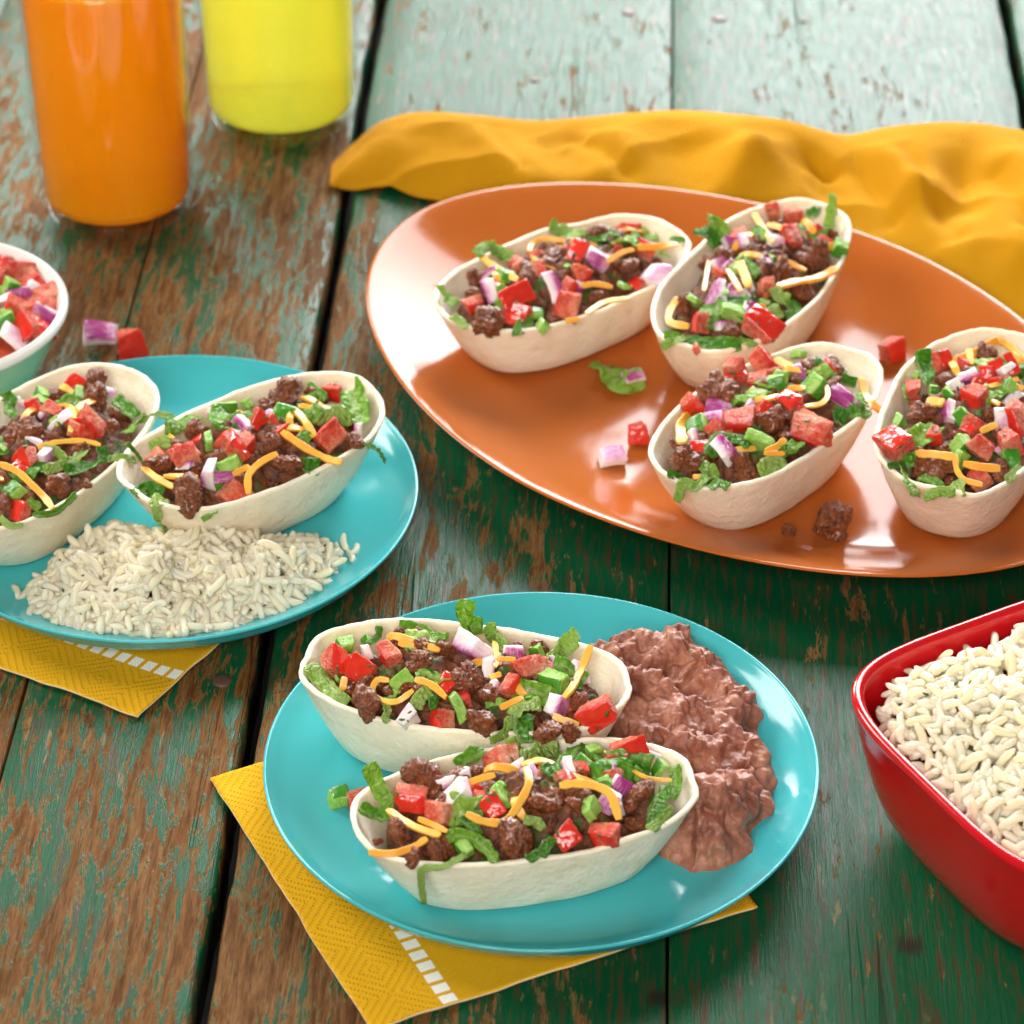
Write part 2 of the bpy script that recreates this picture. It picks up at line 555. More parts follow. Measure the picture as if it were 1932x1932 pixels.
def mat_drink(name, col, through, w):
    n = NT(name)
    c = n.coord()
    v = n.mix(n.noise(c, 20, 2), col, tuple(min(1, k * 1.12) for k in col))
    n.set(color=v, rough=0.10, sss=1.0, sss_r=(0.020, 0.012, 0.004), sss_s=1.0)
    tl = n.add('ShaderNodeBsdfTranslucent'); n.L(v, tl.inputs[0])
    m1 = n.add('ShaderNodeMixShader'); m1.inputs[0].default_value = 0.35
    n.L(n.b.outputs[0], m1.inputs[1]); n.L(tl.outputs[0], m1.inputs[2])
    tr = n.add('ShaderNodeBsdfRefraction'); tr.inputs['Color'].default_value = (*through, 1)
    tr.inputs['Roughness'].default_value = 0.25; tr.inputs['IOR'].default_value = 1.2
    m2 = n.add('ShaderNodeMixShader'); m2.inputs[0].default_value = w
    n.L(m1.outputs[0], m2.inputs[1]); n.L(tr.outputs[0], m2.inputs[2])
    n.L(m2.outputs[0], n.out.inputs[0])
    return n.m


def mat_simple(name, col, rough=0.5, sss=0.0):
    n = NT(name)
    v = n.noise(n.coord(), 200, 3)
    return n.set(color=n.mix(v, tuple(c * 0.85 for c in col), tuple(min(1, c * 1.1) for c in col)), rough=rough, sss=sss)


M = dict(
    wood=mat_wood(), shell=mat_shell(), meat=mat_meat('browned_beef'), bed=mat_meat('beef_bed', 0.8),
    tom=mat_tomato_flesh(), tomskin=mat_tomato_skin(), onion=mat_onion(), pep=mat_pepper(False), pepskin=mat_pepper(True),
    cheese=mat_cheese(), lettuce=mat_lettuce(), rice=mat_rice(), beans=mat_beans(), cloth=mat_cloth(), glass=mat_glass(),
    turq=mat_glazed('turquoise_melamine', (0.055, 0.40, 0.43), 0.12, 0.0, spec=0.4),
    orange=mat_glazed('terracotta_melamine', (0.39, 0.100, 0.018), 0.12, 0.0, spec=0.17),
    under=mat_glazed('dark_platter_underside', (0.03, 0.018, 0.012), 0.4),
    red=mat_glazed('red_glaze', (0.52, 0.006, 0.010), 0.10, 0.1),
    mint=mat_glazed('mint_glaze', (0.40, 0.62, 0.38), 0.15, 0.2),
    white=mat_glazed('white_glaze', (0.82, 0.82, 0.78), 0.14),
    herb=mat_simple('dried_herb', (0.035, 0.06, 0.015), 0.6),
    gapshade=mat_simple('gap_shade_black', (0.010, 0.008, 0.006), 0.9),  # near-black colour standing in for the shade between planks
    nail=mat_simple('rusty_nail', (0.10, 0.045, 0.03), 0.5),
    odrink=mat_drink('orange_soda', (1.0, 0.41, 0.006), (1.0, 0.55, 0.05), 0.12),
    ldrink=mat_drink('lime_soda', (0.95, 0.87, 0.14), (0.96, 0.98, 0.36), 0.2),
    paperedge=mat_simple('napkin_edge', (0.75, 0.6, 0.35), 0.9),
)

# ------------------------------------------------------------------ table
SLOPE = math.atan(0.045)
table = empty('table_top', (0, 0, 0))
tag(table, 'weathered wooden table top with chipped green paint', 'table', kind='structure')


def plank(x0, x1, seed, wide_l=False, wide_r=False):
    """board between two joint lines (x measured at y = 0.1), in the table's own frame, turned by SLOPE"""
    rnd = random.Random(seed)
    L0, L1, n = -0.75, 1.35, 240
    w = x1 - x0
    cl, cr = (0.0016 if wide_l else 0.0004), (0.0016 if wide_r else 0.0004)
    profl, profr = ([(0.0, -0.024), (0.0, -ch * 1.3), (ch * 0.35, -ch * 0.4), (ch, 0.0)] for ch in (cl, cr))
    m = 10
    rings = []
    for i in range(n + 1):
        y = L0 + (L1 - L0) * i / n
        el = 0.0011 * (noise.noise(Vector((y * 34, seed * 7.1, 0))) + 0.6 * noise.noise(Vector((y * 130, seed * 3.3, 5)))) + 0.0004
        er = 0.0011 * (noise.noise(Vector((y * 34, seed * 5.7, 9))) + 0.6 * noise.noise(Vector((y * 130, seed * 2.3, 2)))) + 0.0004
        el, er = max(0, el) * (1 if wide_l else 0.35), max(0, er) * (1 if wide_r else 0.35)
        sag = 0.0004 * noise.noise(Vector((y * 9, seed, 3)))
        left = [(px + el * (1 if k < 3 else 1.4), pz + sag) for k, (px, pz) in enumerate(profl)]
        mid = [(w * t, sag - 0.0003 * noise.noise(Vector((y * 14, t * 3, seed)))) for t in (0.12, 0.25, 0.4, 0.5, 0.6, 0.75, 0.88)]
        right = [(w - px - er * (1 if k < 3 else 1.4), pz + sag) for k, (px, pz) in enumerate(profr)][::-1]
        rings.append([(a, y, b) for a, b in left + mid + right])
    me = loft('plank', rings)
    o = link('plank', me, M['wood'], table)
    c, s = math.cos(-SLOPE), math.sin(-SLOPE)
    o.rotation_euler = (0, 0, -SLOPE)
    o.location = (x0 - 0.1 * 0.045, 0, 0)
    return o


joints = [(-0.745, .004), (-0.580, .0008), (-0.415, .0045), (-0.280, .0006), (-0.1705, .0009), (-0.0845, .0048), (0.0675, .0008), (0.2405, .0042), (0.405, .0008), (0.57, .0045), (0.735, .001)]
for i in range(len(joints) - 1):
    (a, ga), (b, gb) = joints[i], joints[i + 1]
    plank(a + ga / 2, b - gb / 2, i + 1, ga > .002, gb > .002)
for yy in (0.3,):  # sheet added below the planks, coloured near-black so the gaps look shaded
    bt = link('gap_shade_sheet', mesh('gap_shade_sheet', *(lambda x, y, z0, z1: ([(sx * x, yy + sy * y, z) for z in (z0, z1) for sx, sy in ((-1, -1), (1, -1), (1, 1), (-1, 1))],
              [(0, 3, 2, 1), (4, 5, 6, 7), (0, 1, 5, 4), (1, 2, 6, 5), (2, 3, 7, 6), (3, 0, 4, 7)]))(0.72, 1.0, -0.040, -0.0245)), M['gapshade'], table, False)
nail_me = lathe('nail_head', [(0.0, 0.0006), (0.0020, 0.0006), (0.0032, 0.0003), (0.0038, -0.0004), (0.0038, -0.003)], 24)
for px, py, s in ((419, 1285, 1.05), (1185, 24, 1.0), (1357, 36, 1.0), (1008, 152, 0.7), (1890, 325, 0.8), (350, 14, 1.0), (1515, 40, 0.6)):
    p = at(px, py, 0.0)
    o = link('nail_head', nail_me, M['nail'], table)
    o.location = (p.x, p.y, 0.0003)
    o.scale = (s, s, 1)

# ------------------------------------------------------------------ plates, platter, bowls
PLZ = 0.0050      # inside floor of the turquoise plates
PFZ = 0.0065      # inside floor of the platter


def smooth_prof(pts, n=40):
    q = catmull([(a, 0, b) for a, b in pts], n)
    return [(max(0, v.x), v.z) for v in q]


def plate(x, y, r, label):
    top = smooth_prof([(0, PLZ), (0.03, PLZ), (r * 0.66, PLZ), (r * 0.80, PLZ + 0.0010), (r * 0.92, PLZ + 0.0058), (r - 0.0012, 0.0158)], 44)
    bot = smooth_prof([(r - 0.0006, 0.0150), (r * 0.93, 0.0072), (r * 0.80, 0.0020), (r * 0.66, 0.0012)], 26)
    rim = [(r - 0.0006, 0.01655), (r + 0.0002, 0.01635), (r + 0.0003, 0.0157)]
    prof = top + rim + bot + [(r * 0.64, 0.0004), (r * 0.60, 0.0004), (r * 0.58, 0.0018), (0, 0.0018)]
    o = link('dinner_plate', lathe('dinner_plate', prof, 160), M['turq'])
    o.location = (x, y, 0.0012)
    return tag(o, label, 'plate', 'turquoise plates')


FPL = (0.0102, -0.1739, 0.0970)
LPL = (-0.1354, -0.0091, 0.0982)
plate(*FPL, 'round turquoise plate in front carrying two taco boats and refried beans')
plate(*LPL, 'round turquoise plate at left carrying two taco boats and rice')


def oval(a, b, n, N=200):
    out = []
    for i in range(N):
        t = 2 * math.pi * i / N
        c, s = math.cos(t), math.sin(t)
        k = (abs(c) ** n + abs(s) ** n) ** (-1 / n)
        out.append((a * c * k, b * s * k))
    return out


PLAT = (0.0893, 0.0764, 0.1812, 0.1238, -0.7749)


def platter():
    x, y, a, b, ang = PLAT
    root = empty('serving_platter', (x, y, 0), ang)
    tag(root, 'large oval terracotta orange platter carrying four taco boats', 'platter')
    prof = [(0.0, PFZ), (0.30, PFZ), (0.058, PFZ)]
    inset = [(0.085, PFZ), (0.060, PFZ), (0.052, PFZ + .0004), (0.044, PFZ + .0014), (0.036, PFZ + .0034), (0.028, PFZ + .0062), (0.020, PFZ + .0095), (0.012, PFZ + .0130), (0.006, PFZ + .0154), (0.002, PFZ + .0166), (0.0006, PFZ + .0168), (0.0, PFZ + .0163)]
    rings = [[(u * (1 - t), v * (1 - t), PFZ) for u, v in oval(a - .085, b - .085, 1.9)] for t in (0.98, 0.7, 0.35)]
    rings += [[(u, v, z) for u, v in oval(a - i, b - i, 1.86)] for i, z in inset]
    link('dish', loft('dish', rings, True, False), M['orange'], root)
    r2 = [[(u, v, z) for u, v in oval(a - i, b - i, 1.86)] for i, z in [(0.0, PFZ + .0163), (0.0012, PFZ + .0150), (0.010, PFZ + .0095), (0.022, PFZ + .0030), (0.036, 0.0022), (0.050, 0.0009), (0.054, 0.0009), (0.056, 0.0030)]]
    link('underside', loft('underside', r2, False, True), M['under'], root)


platter()


def round_square(cx, cy, half, n, ang, N=160):
    out = []
    for u, v in oval(half, half, n, N):
        out.append((cx + u * math.cos(ang) - v * math.sin(ang), cy + u * math.sin(ang) + v * math.cos(ang)))
    return out


RB = (0.1922, -0.2035, 0.0660, R(29))


def red_bowl():
    cx, cy, h, ang = RB
    n = 4.2
    ho = [(0.0455, 0.0), (0.0480, 0.0008), (0.0510, 0.004), (0.0550, 0.012), (0.0585, 0.022), (0.0615, 0.034), (0.0642, 0.046), (0.0652, 0.0525), (0.0660, 0.0548), (0.0661, 0.0562), (0.0654, 0.0572), (0.0642, 0.0575),
          (0.0630, 0.0570), (0.0622, 0.0555), (0.0616, 0.0530), (0.0602, 0.044), (0.0575, 0.032), (0.0538, 0.020), (0.0490, 0.0105), (0.0420, 0.0065), (0.02, 0.005)]
    rings = [[(u, v, z) for u, v in oval(hh, hh, n - (0.9 if z < 0.01 else 0), 160)] for hh, z in ho]
    o = link('serving_bowl', loft('serving_bowl', rings), M['red'])
    o.location = (cx, cy, 0.0006)
    o.rotation_euler = (0, 0, ang)
    tag(o, 'glossy red square bowl with rounded corners full of rice', 'bowl')


red_bowl()
SB = (-0.2404, 0.0822, 0.0568)


def small_bowl():
    x, y, r = SB
    root = empty('salsa_bowl', (x, y, 0.0004))
    tag(root, 'small mint green bowl with white inside at the left edge', 'bowl')
    outp = smooth_prof([(0.0, 0.003), (0.026, 0.003), (0.028, 0.0), (0.031, 0.0006), (0.040, 0.012), (0.048, 0.026), (r - 0.0028, 0.0400)], 40)
    link('body', lathe('body', outp, 96), M['mint'], root)
    rim = smooth_prof([(r - 0.0028, 0.0400), (r - 0.0006, 0.0420), (r, 0.0440), (r - 0.0012, 0.0456), (r - 0.0034, 0.0450), (0.0475, 0.030), (0.038, 0.014), (0.022, 0.0065), (0.0, 0.006)], 48)
    link('lining', lathe('lining', rim, 96), M['white'], root)


small_bowl()


# ------------------------------------------------------------------ drinks
def tumbler(px, py, r0, r1, label, dlabel, dname, dm, h=0.15):
    p = at(px, py, 0.0)
    c = (p.x, p.y + r0 * 0.86, 0.0004)
    t = 0.0019
    o_ = smooth_prof([(0, 0.0012), (r0 * 0.6, 0.0010), (r0 * 0.80, 0.0), (r0 * 0.93, 0.0022), (r0 * 0.985, 0.0080), (r0, 0.016), (r0 * .5 + r1 * .5, h * 0.55), (r1, h)], 60)
    i_ = smooth_prof([(r1 - t * 0.6, h + 0.0006), (r0 * .5 + r1 * .5 - t, h * 0.55), (r0 - t, 0.020), (r0 * 0.93, 0.0108), (r0 * 0.80, 0.0080), (0, 0.0074)], 50)
    g = link('drinking_glass', lathe('drinking_glass', o_ + i_, 96), M['glass'])
    g.location = c
    tag(g, label, 'glass', 'drinking glasses')
    e = 0.00015
    d_ = smooth_prof([(0, 0.0074 + e), (r0 * 0.80 - e, 0.0080 + e), (r0 * 0.93 - e, 0.0108 + e), (r0 - t - e, 0.020), ((r0 + (r1 - r0) * 0.45) - t - e, h * 0.5), (r0 + (r1 - r0) * 0.78 - t - e, h * 0.82)], 50)
    d_ = d_ + [(d_[-1][0] * 0.5, h * 0.82), (0, h * 0.82)]
    d = link(dname, lathe(dname, d_, 96), dm)
    d.location = c
    tag(d, dlabel, 'drink')


tumbler(212, 456, 0.0352, 0.0375, 'clear glass tumbler holding orange drink at upper left', 'bright orange drink filling the left glass', 'orange_drink', M['odrink'])
tumbler(525, 281, 0.0372, 0.0395, 'clear glass tumbler holding lime yellow drink behind the orange one', 'yellow green drink filling the farther glass', 'lime_drink', M['ldrink'])


# ------------------------------------------------------------------ paper napkins and cloth
def paper_napkin(A, B, C, label, sq, seed, flip=False, nx=90):
    """A, B, C table points: A-B the long printed side's edge, B-C the next side; sq = distance of the printed row from edge A-B"""
    A, B, C = Vector(A), Vector(B), Vector(C)
    e1, e2 = (A - B), (C - B)
    l1, l2 = e1.length, e2.length
    vs, fs, uvs = [], [], []
    for i in range(nx + 1):
        for j in range(nx + 1):
            s, t = i / nx, j / nx
            p = B + e1 * s + e2 * t
            x, y = t * l2, s * l1
            wob = 0.0009 * noise.noise(Vector((s * 5 + seed, t * 5, 0)))
            if i in (0, nx) or j in (0, nx):
                p = p + Vector((0.0007 * noise.noise(Vector((p.x * 90, p.y * 90, seed))), 0.0007 * noise.noise(Vector((p.x * 90, p.y * 90, seed + 9))), 0))
            ed = min(s, 1 - s) * l1; ed2 = min(t, 1 - t) * l2
            lift = 0.0022 * math.exp(-min(ed, ed2) / 0.012) * (0.6 + 0.8 * noise.noise(Vector((p.x * 40, p.y * 40, seed))))
            vs.append((p.x, p.y, 0.0011 + max(-0.0002, wob * 0.4 + lift * 0.75)))
            uvs.append((x, y))
    for i in range(nx):
        for j in range(nx):
            a = i * (nx + 1) + j
            f = (a, a + 1, a + nx + 2, a + nx + 1)
            fs.append(f)
    n = (B - A).cross(C - B)
    if True:
        e = (vs[fs[0][1]][0] - vs[fs[0][0]][0], vs[fs[0][1]][1] - vs[fs[0][0]][1])
        g = (vs[fs[0][3]][0] - vs[fs[0][0]][0], vs[fs[0][3]][1] - vs[fs[0][0]][1])
        if e[0] * g[1] - e[1] * g[0] < 0: fs = [tuple(reversed(f)) for f in fs]
    me = mesh('paper_napkin', vs, fs)
    ul = me.uv_layers.new(name='UVMap')
    for lp in me.loops: ul.data[lp.index].uv = uvs[lp.vertex_index]
    o = link('paper_napkin', me, [mat_napkin(sq, 0), M['paperedge']])
    md = o.modifiers.new('thickness', 'SOLIDIFY'); md.thickness = 0.0008; md.offset = -1; md.material_offset_rim = 1
    tag(o, label, 'napkin', 'yellow paper napkins')


def at0(px, py):
    return at(px, py, 0.001)


paper_napkin(at0(395, 1469), at0(700, 1947), at0(1430, 1712), 'yellow embossed paper napkin under the front plate', 0.0285, 3)
nB, nC = at0(258, 1355), at0(425, 1207)
nd = (at0(0, 1262) - nB).normalized()
ne = (nC - nB).normalized()
paper_napkin(nB + nd * 0.14, nB, nB + ne * 0.14, 'yellow embossed paper napkin under the rice plate at left', 0.0275, 8)


def cloth_napkin():
    """crumpled cloth lying behind the platter: a sheet over the table with raised folds"""
    back = [(622, 347), (660, 300), (715, 250), (800, 229), (900, 236), (1010, 248), (1110, 240), (1250, 226), (1400, 232), (1500, 246), (1600, 272), (1700, 254), (1800, 248), (1932, 262), (2100, 290), (2300, 330)]
    front = [(622, 352), (660, 356), (730, 360), (800, 377), (900, 395), (1010, 410), (1110, 420), (1250, 430), (1400, 445), (1500, 470), (1600, 500), (1700, 540), (1800, 590), (1932, 660), (2100, 740), (2300, 830)]
    ZB = [0.003, 0.008, 0.013, 0.016, 0.014, 0.013, 0.018, 0.024, 0.026, 0.024, 0.018, 0.026, 0.030, 0.026, 0.02, 0.015]
    n, m = 300, 120
    B = catmull([at(*p, z) for p, z in zip(back, ZB)], n)
    Fr = catmull([at(*p, 0.002) for p in front], n)
    vs, fs, uvs = [], [], []
    # folds: (px0, py0, px1, py1, width m, height m)
    folds = [(860, 250, 1000, 350, .017, .007), (1000, 260, 1100, 330, .015, -.005), (1180, 250, 1120, 350, .017, .007), (1540, 280, 1440, 322, .012, .007), (1400, 340, 1330, 400, .014, .008),
             (1500, 310, 1660, 480, .022, -.010), (1640, 300, 1740, 400, .016, .009), (1740, 400, 1840, 540, .014, .010), (1830, 300, 1800, 420, .016, -.014), (1290, 260, 1300, 380, .02, -.006), (1480, 285, 1560, 330, .006, -.010), (1590, 285, 1690, 420, .008, -.010), (1700, 330, 1800, 480, .007, -.009), (1880, 380, 1932, 480, .008, -.010), (1060, 262, 1180, 340, .007, -.005), (930, 258, 980, 330, .006, -.004),
             (1880, 290, 1932, 520, .014, .012), (720, 280, 690, 350, .010, .002), (1990, 330, 2050, 560, .02, .014)]
    fl = [(at(a, b, .012), at(c, d, .012), w, h) for a, b, c, d, w, h in folds]
    TC = 0.16
    for i in range(n):
        crest, foot = B[i], Fr[i]
        behind = Vector((crest.x, crest.y + 0.018 + crest.z * 0.9, 0.0022))
        for j in range(m):
            t = j / (m - 1)
            if t < TC:
                q = t / TC
                p = behind.lerp(crest, q)
                z = 0.0022 + (crest.z - 0.0022) * math.sin(q * math.pi / 2) ** 0.9
            else:
                q = (t - TC) / (1 - TC)
                p = crest.lerp(foot, q)
                z = crest.z * (1 - q) ** 0.8 + 0.0022 * q + 0.006 * math.sin(math.pi * q) * min(1, i / 50)
                win = math.sin(math.pi * min(1, q * 1.02 + 0.06)) ** 0.6 if q < 0.92 else 0.3
                qq = Vector((p.x, p.y, 0))
                for a, b, ww, hh in fl:
                    a2, b2 = Vector((a.x, a.y, 0)), Vector((b.x, b.y, 0))
                    dv = b2 - a2
                    u = max(0, min(1, (qq - a2).dot(dv) / dv.length_squared))
                    dist = (qq - a2 - dv * u).length
                    z += hh * math.exp(-(dist / (ww * 0.9)) ** 1.7) * win * min(1, q * 4)
            z += 0.0016 * fbm((p.x * 1.0, p.y * 1.0, 0.3), 28, 3) * min(1, t * 6)
            rd = 1 - abs(noise.noise(Vector((p.x * 16 + p.y * 9, p.y * 30 - p.x * 8, 4.2)))) * 2.4
            z += 0.0026 * max(0, rd) ** 1.5 * min(1, t * 3) * min(1, i / 40)
            w = foot - crest
            # gravity: under the platter's rim the sheet lies flat
            dx, dy = p.x - PLAT[0], p.y - PLAT[1]
            u = dx * math.cos(-PLAT[4]) - dy * math.sin(-PLAT[4]); v = dx * math.sin(-PLAT[4]) + dy * math.cos(-PLAT[4])
            rr = (abs(u / PLAT[2]) ** 1.86 + abs(v / PLAT[3]) ** 1.86) ** (1 / 1.86)
            if rr < 1.20:
                k = max(0, min(1, (rr - 1.0) / 0.20))
                k = k * k * (3 - 2 * k)
                lim = 0.012 + 0.04 * k if rr > 0.98 else 0.006
                z = min(z, lim)
            if rr < 1.0: z = min(z, 0.0022 + max(0, (rr - 0.84)) * 0.05)
            vs.append((p.x, p.y, max(0.0022, z)))
            uvs.append((i * 0.0016, t * w.length))
    for i in range(n - 1):
        for j in range(m - 1):
            a = i * m + j
            fs.append((a, a + 1, a + m + 1, a + m))
    me = mesh('cloth_napkin', vs, fs)
    bm = bmesh.new(); bm.from_mesh(me)
    for _ in range(2): bmesh.ops.smooth_vert(bm, verts=bm.verts, factor=0.5, use_axis_x=False, use_axis_y=False, use_axis_z=True)
    bmesh.ops.recalc_face_normals(bm, faces=bm.faces)
    if sum(f.normal.z for f in bm.faces) < 0: bmesh.ops.reverse_faces(bm, faces=bm.faces)
    bm.to_mesh(me); bm.free()
    ul = me.uv_layers.new(name='UVMap')
    for lp in me.loops: ul.data[lp.index].uv = uvs[lp.vertex_index]
    o = link('cloth_napkin', me, M['cloth'])
    md = o.modifiers.new('thickness', 'SOLIDIFY'); md.thickness = 0.0012; md.offset = -1
    tag(o, 'rumpled mustard yellow cloth napkin behind the orange platter', 'napkin')


cloth_napkin()

# ------------------------------------------------------------------ food pieces: meshes
def rounded_box(name, dims, seed, rad=0.10, jit=0.12, n=9, bulge=0.10, rough=0.02, bend=0.0, taper=0.0):
    """unit block with uneven corners; the +z face is the skin side (material slot 1) and bulges out"""
    rnd = random.Random(seed)
    cj = {(i, j, k): Vector([rnd.uniform(-jit, jit) for _ in range(3)]) for i in (0, 1) for j in (0, 1) for k in (0, 1)}
    idx, vs, fs, mi = {}, [], [], []

    def vert(p):
        key = tuple(round(c, 5) for c in p)
        if key in idx: return idx[key]
        q = Vector(p)
        inner = Vector([max(-1 + rad * 2, min(1 - rad * 2, c)) for c in q])
        d = q - inner
        if d.length > 1e-9:
            d = d.normalized() * min(rad * 2, max(abs(c) for c in d))
        q = inner + d
        t = [(c + 1) / 2 for c in q]
        off = Vector((0, 0, 0))
        for (i, j, k), v in cj.items():
            off += v * ((t[0] if i else 1 - t[0]) * (t[1] if j else 1 - t[1]) * (t[2] if k else 1 - t[2]))
        q.x *= 1 - taper * (1 - q.z) / 2
        if q.z > 0: q.z += bulge * q.z * (1 - q.x ** 2) * (1 - q.y ** 2)
        q.z += bend * (1 - q.x ** 2) - bend * 0.5
        q = Vector((q.x * dims[0], q.y * dims[1], q.z * dims[2])) * 0.5 + off * 0.5
        q += Vector((noise.noise(q * 6 + Vector((seed, 0, 0))), noise.noise(q * 6 + Vector((0, seed, 7))), noise.noise(q * 6 + Vector((5, 0, seed))))) * rough
        idx[key] = len(vs)
        vs.append(q)
        return idx[key]
    for ax in range(3):
        for sg in (-1, 1):
            for i in range(n):
                for j in range(n):
                    quad = []
                    for di, dj in ((0, 0), (1, 0), (1, 1), (0, 1)):
                        a, b = -1 + 2 * (i + di) / n, -1 + 2 * (j + dj) / n
                        p = [0, 0, 0]
                        p[ax] = sg; p[(ax + 1) % 3] = a; p[(ax + 2) % 3] = b
                        quad.append(vert(p))
                    if sg < 0: quad.reverse()
                    fs.append(quad)
                    mi.append(1 if (ax == 2 and sg > 0) else 0)
    return mesh(name, vs, fs, mi)


def with_mats(me, *ms):
    for m in ms: me.materials.append(m)
    return me


TOM = [with_mats(rounded_box('tomato_dice', d, 11 + i, 0.085, 0.28, 12, 0.18, 0.040, 0.0, (0.0, 0.5, 0.15, 0.35, 0.6, 0.0, 0.25, 0.45)[i]), M['tom'], M['tomskin'])
       for i, d in enumerate([(1.05, 0.95, 0.85), (1.15, 0.85, 0.75), (0.95, 0.95, 0.95), (1.2, 0.95, 0.6), (0.9, 1.1, 0.8), (1.2, 0.8, 0.7), (1.0, 1.0, 0.7), (1.25, 0.9, 0.85)])]
ONI = [with_mats(rounded_box('onion_dice', d, 31 + i, 0.06, 0.22, 10, 0.14, 0.022, b), M['onion'], M['onion'])
       for i, (d, b) in enumerate([((1.15, 0.85, 0.55), 0.25), ((1.3, 0.8, 0.42), 0.35), ((1.0, 1.0, 0.6), 0.15), ((1.25, 0.7, 0.5), 0.2), ((1.1, 0.95, 0.4), 0.5), ((1.35, 0.6, 0.45), 0.4)])]
PEP = [with_mats(rounded_box('jalapeno_dice', d, 51 + i, 0.085, 0.22, 10, 0.12, 0.03, b), M['pep'], M['pepskin'])
       for i, (d, b) in enumerate([((1.1, 0.9, 0.6), 0.2), ((1.25, 0.75, 0.5), 0.3), ((0.95, 0.95, 0.7), 0.15), ((1.2, 0.8, 0.45), 0.45), ((1.05, 0.85, 0.75), 0.1)])]


def lump(name, seed, sub=5, lobes=7, grain=1.0, flat=0.9):
    rnd = random.Random(seed)
    S = [(Vector((0, 0, 0)), 0.27)]
    for _ in range(lobes):
        d = Vector((rnd.gauss(0, 1), rnd.gauss(0, 0.75), rnd.gauss(0, 0.7))).normalized()
        S.append((d * rnd.uniform(0.16, 0.34), rnd.uniform(0.12, 0.24)))
    bm = bmesh.new()
    bmesh.ops.create_icosphere(bm, subdivisions=sub, radius=1.0)
    for v in bm.verts:
        d = v.co.normalized()
        rs = []
        for c, r in S:
            b = d.dot(c); q = b * b - c.length_squared + r * r
            if q > 0: rs.append(b + math.sqrt(q))
        k = 22.0
        rad = math.log(sum(math.exp(k * r) for r in rs)) / k if rs else 0.3
        p = d * rad
        sd = Vector((seed * 3.1, seed * 1.7, 0))
        cell = noise.cell_vector  # noqa
        f1 = noise.voronoi(p * 9 + sd)[0][0]
        f2 = noise.voronoi(p * 20 + sd)[0][0]
        rad += grain * (0.11 * (0.42 - f1) + 0.034 * (0.5 - f2) + 0.06 * noise.noise(p * 5 + sd) + 0.016 * noise.noise(p * 40 + sd))
        v.co = d * rad
        v.co.z *= flat
    me = bpy.data.meshes.new(name)
    bm.to_mesh(me); bm.free()
    return me


MEAT = [with_mats(lump('beef_crumble', 100 + i, 5 if i < 4 else 4, 5 + i % 4), M['meat']) for i in range(7)]


# ------------------------------------------------------------------ taco boats
# name: crop origin x, y, zoom | floor z | centre x, y, half length, half width, heading, height, floor scale | label | short name
BOATS = {
    'B1': ((780, 1660, 2.1467), PLZ, (0.0046, -0.2171, 0.0586, 0.0300, 0.2302, 0.0290, 0.73), 'flour taco boat nearest the viewer on the front turquoise plate', 'taco boat nearest the viewer'),
    'B2': ((680, 1380, 2.3560), PLZ, (-0.0167, -0.1524, 0.0586, 0.0312, -0.1816, 0.0310, 0.78), 'flour taco boat at the back of the front plate beside the beans', 'rear boat on the front plate'),
    'B3': ((260, 840, 2.7600), PLZ, (-0.1009, -0.0053, 0.0580, 0.0337, 0.7114, 0.0325, 0.66), 'flour taco boat standing right behind the rice on the left plate', 'boat just behind the plated rice'),
    'B4': ((0, 820, 3.6450), PLZ, (-0.1853, -0.0084, 0.0616, 0.0345, 1.0709, 0.0316, 0.68), 'flour taco boat cut off by the left edge of the picture', 'boat cut off at the left edge'),
    'P1': ((1000, 470, 3.0188), PFZ, (0.0217, 0.1246, 0.0614, 0.0335, 0.6513, 0.0290, 0.76), 'flour taco boat farthest left on the orange platter', 'leftmost boat on the orange platter'),
    'P2': ((1500, 440, 3.5780), PFZ, (0.1022, 0.1159, 0.0670, 0.0316, 1.0721, 0.0335, 0.72), 'flour taco boat reaching toward the yellow cloth on the orange platter', 'platter boat nearest the yellow cloth'),
    'P3': ((1500, 790, 3.1160), PFZ, (0.1008, 0.0096, 0.0604, 0.0306, 0.8530, 0.0328, 0.69), 'flour taco boat at the front middle of the orange platter', 'front middle boat on the platter'),
    'P4': ((2020, 760, 3.6450), PFZ, (0.1815, 0.0076, 0.0606, 0.0343, 1.1986, 0.0361, 0.67), 'flour taco boat farthest right on the orange platter', 'rightmost boat on the orange platter'),
}
BN = 2.35


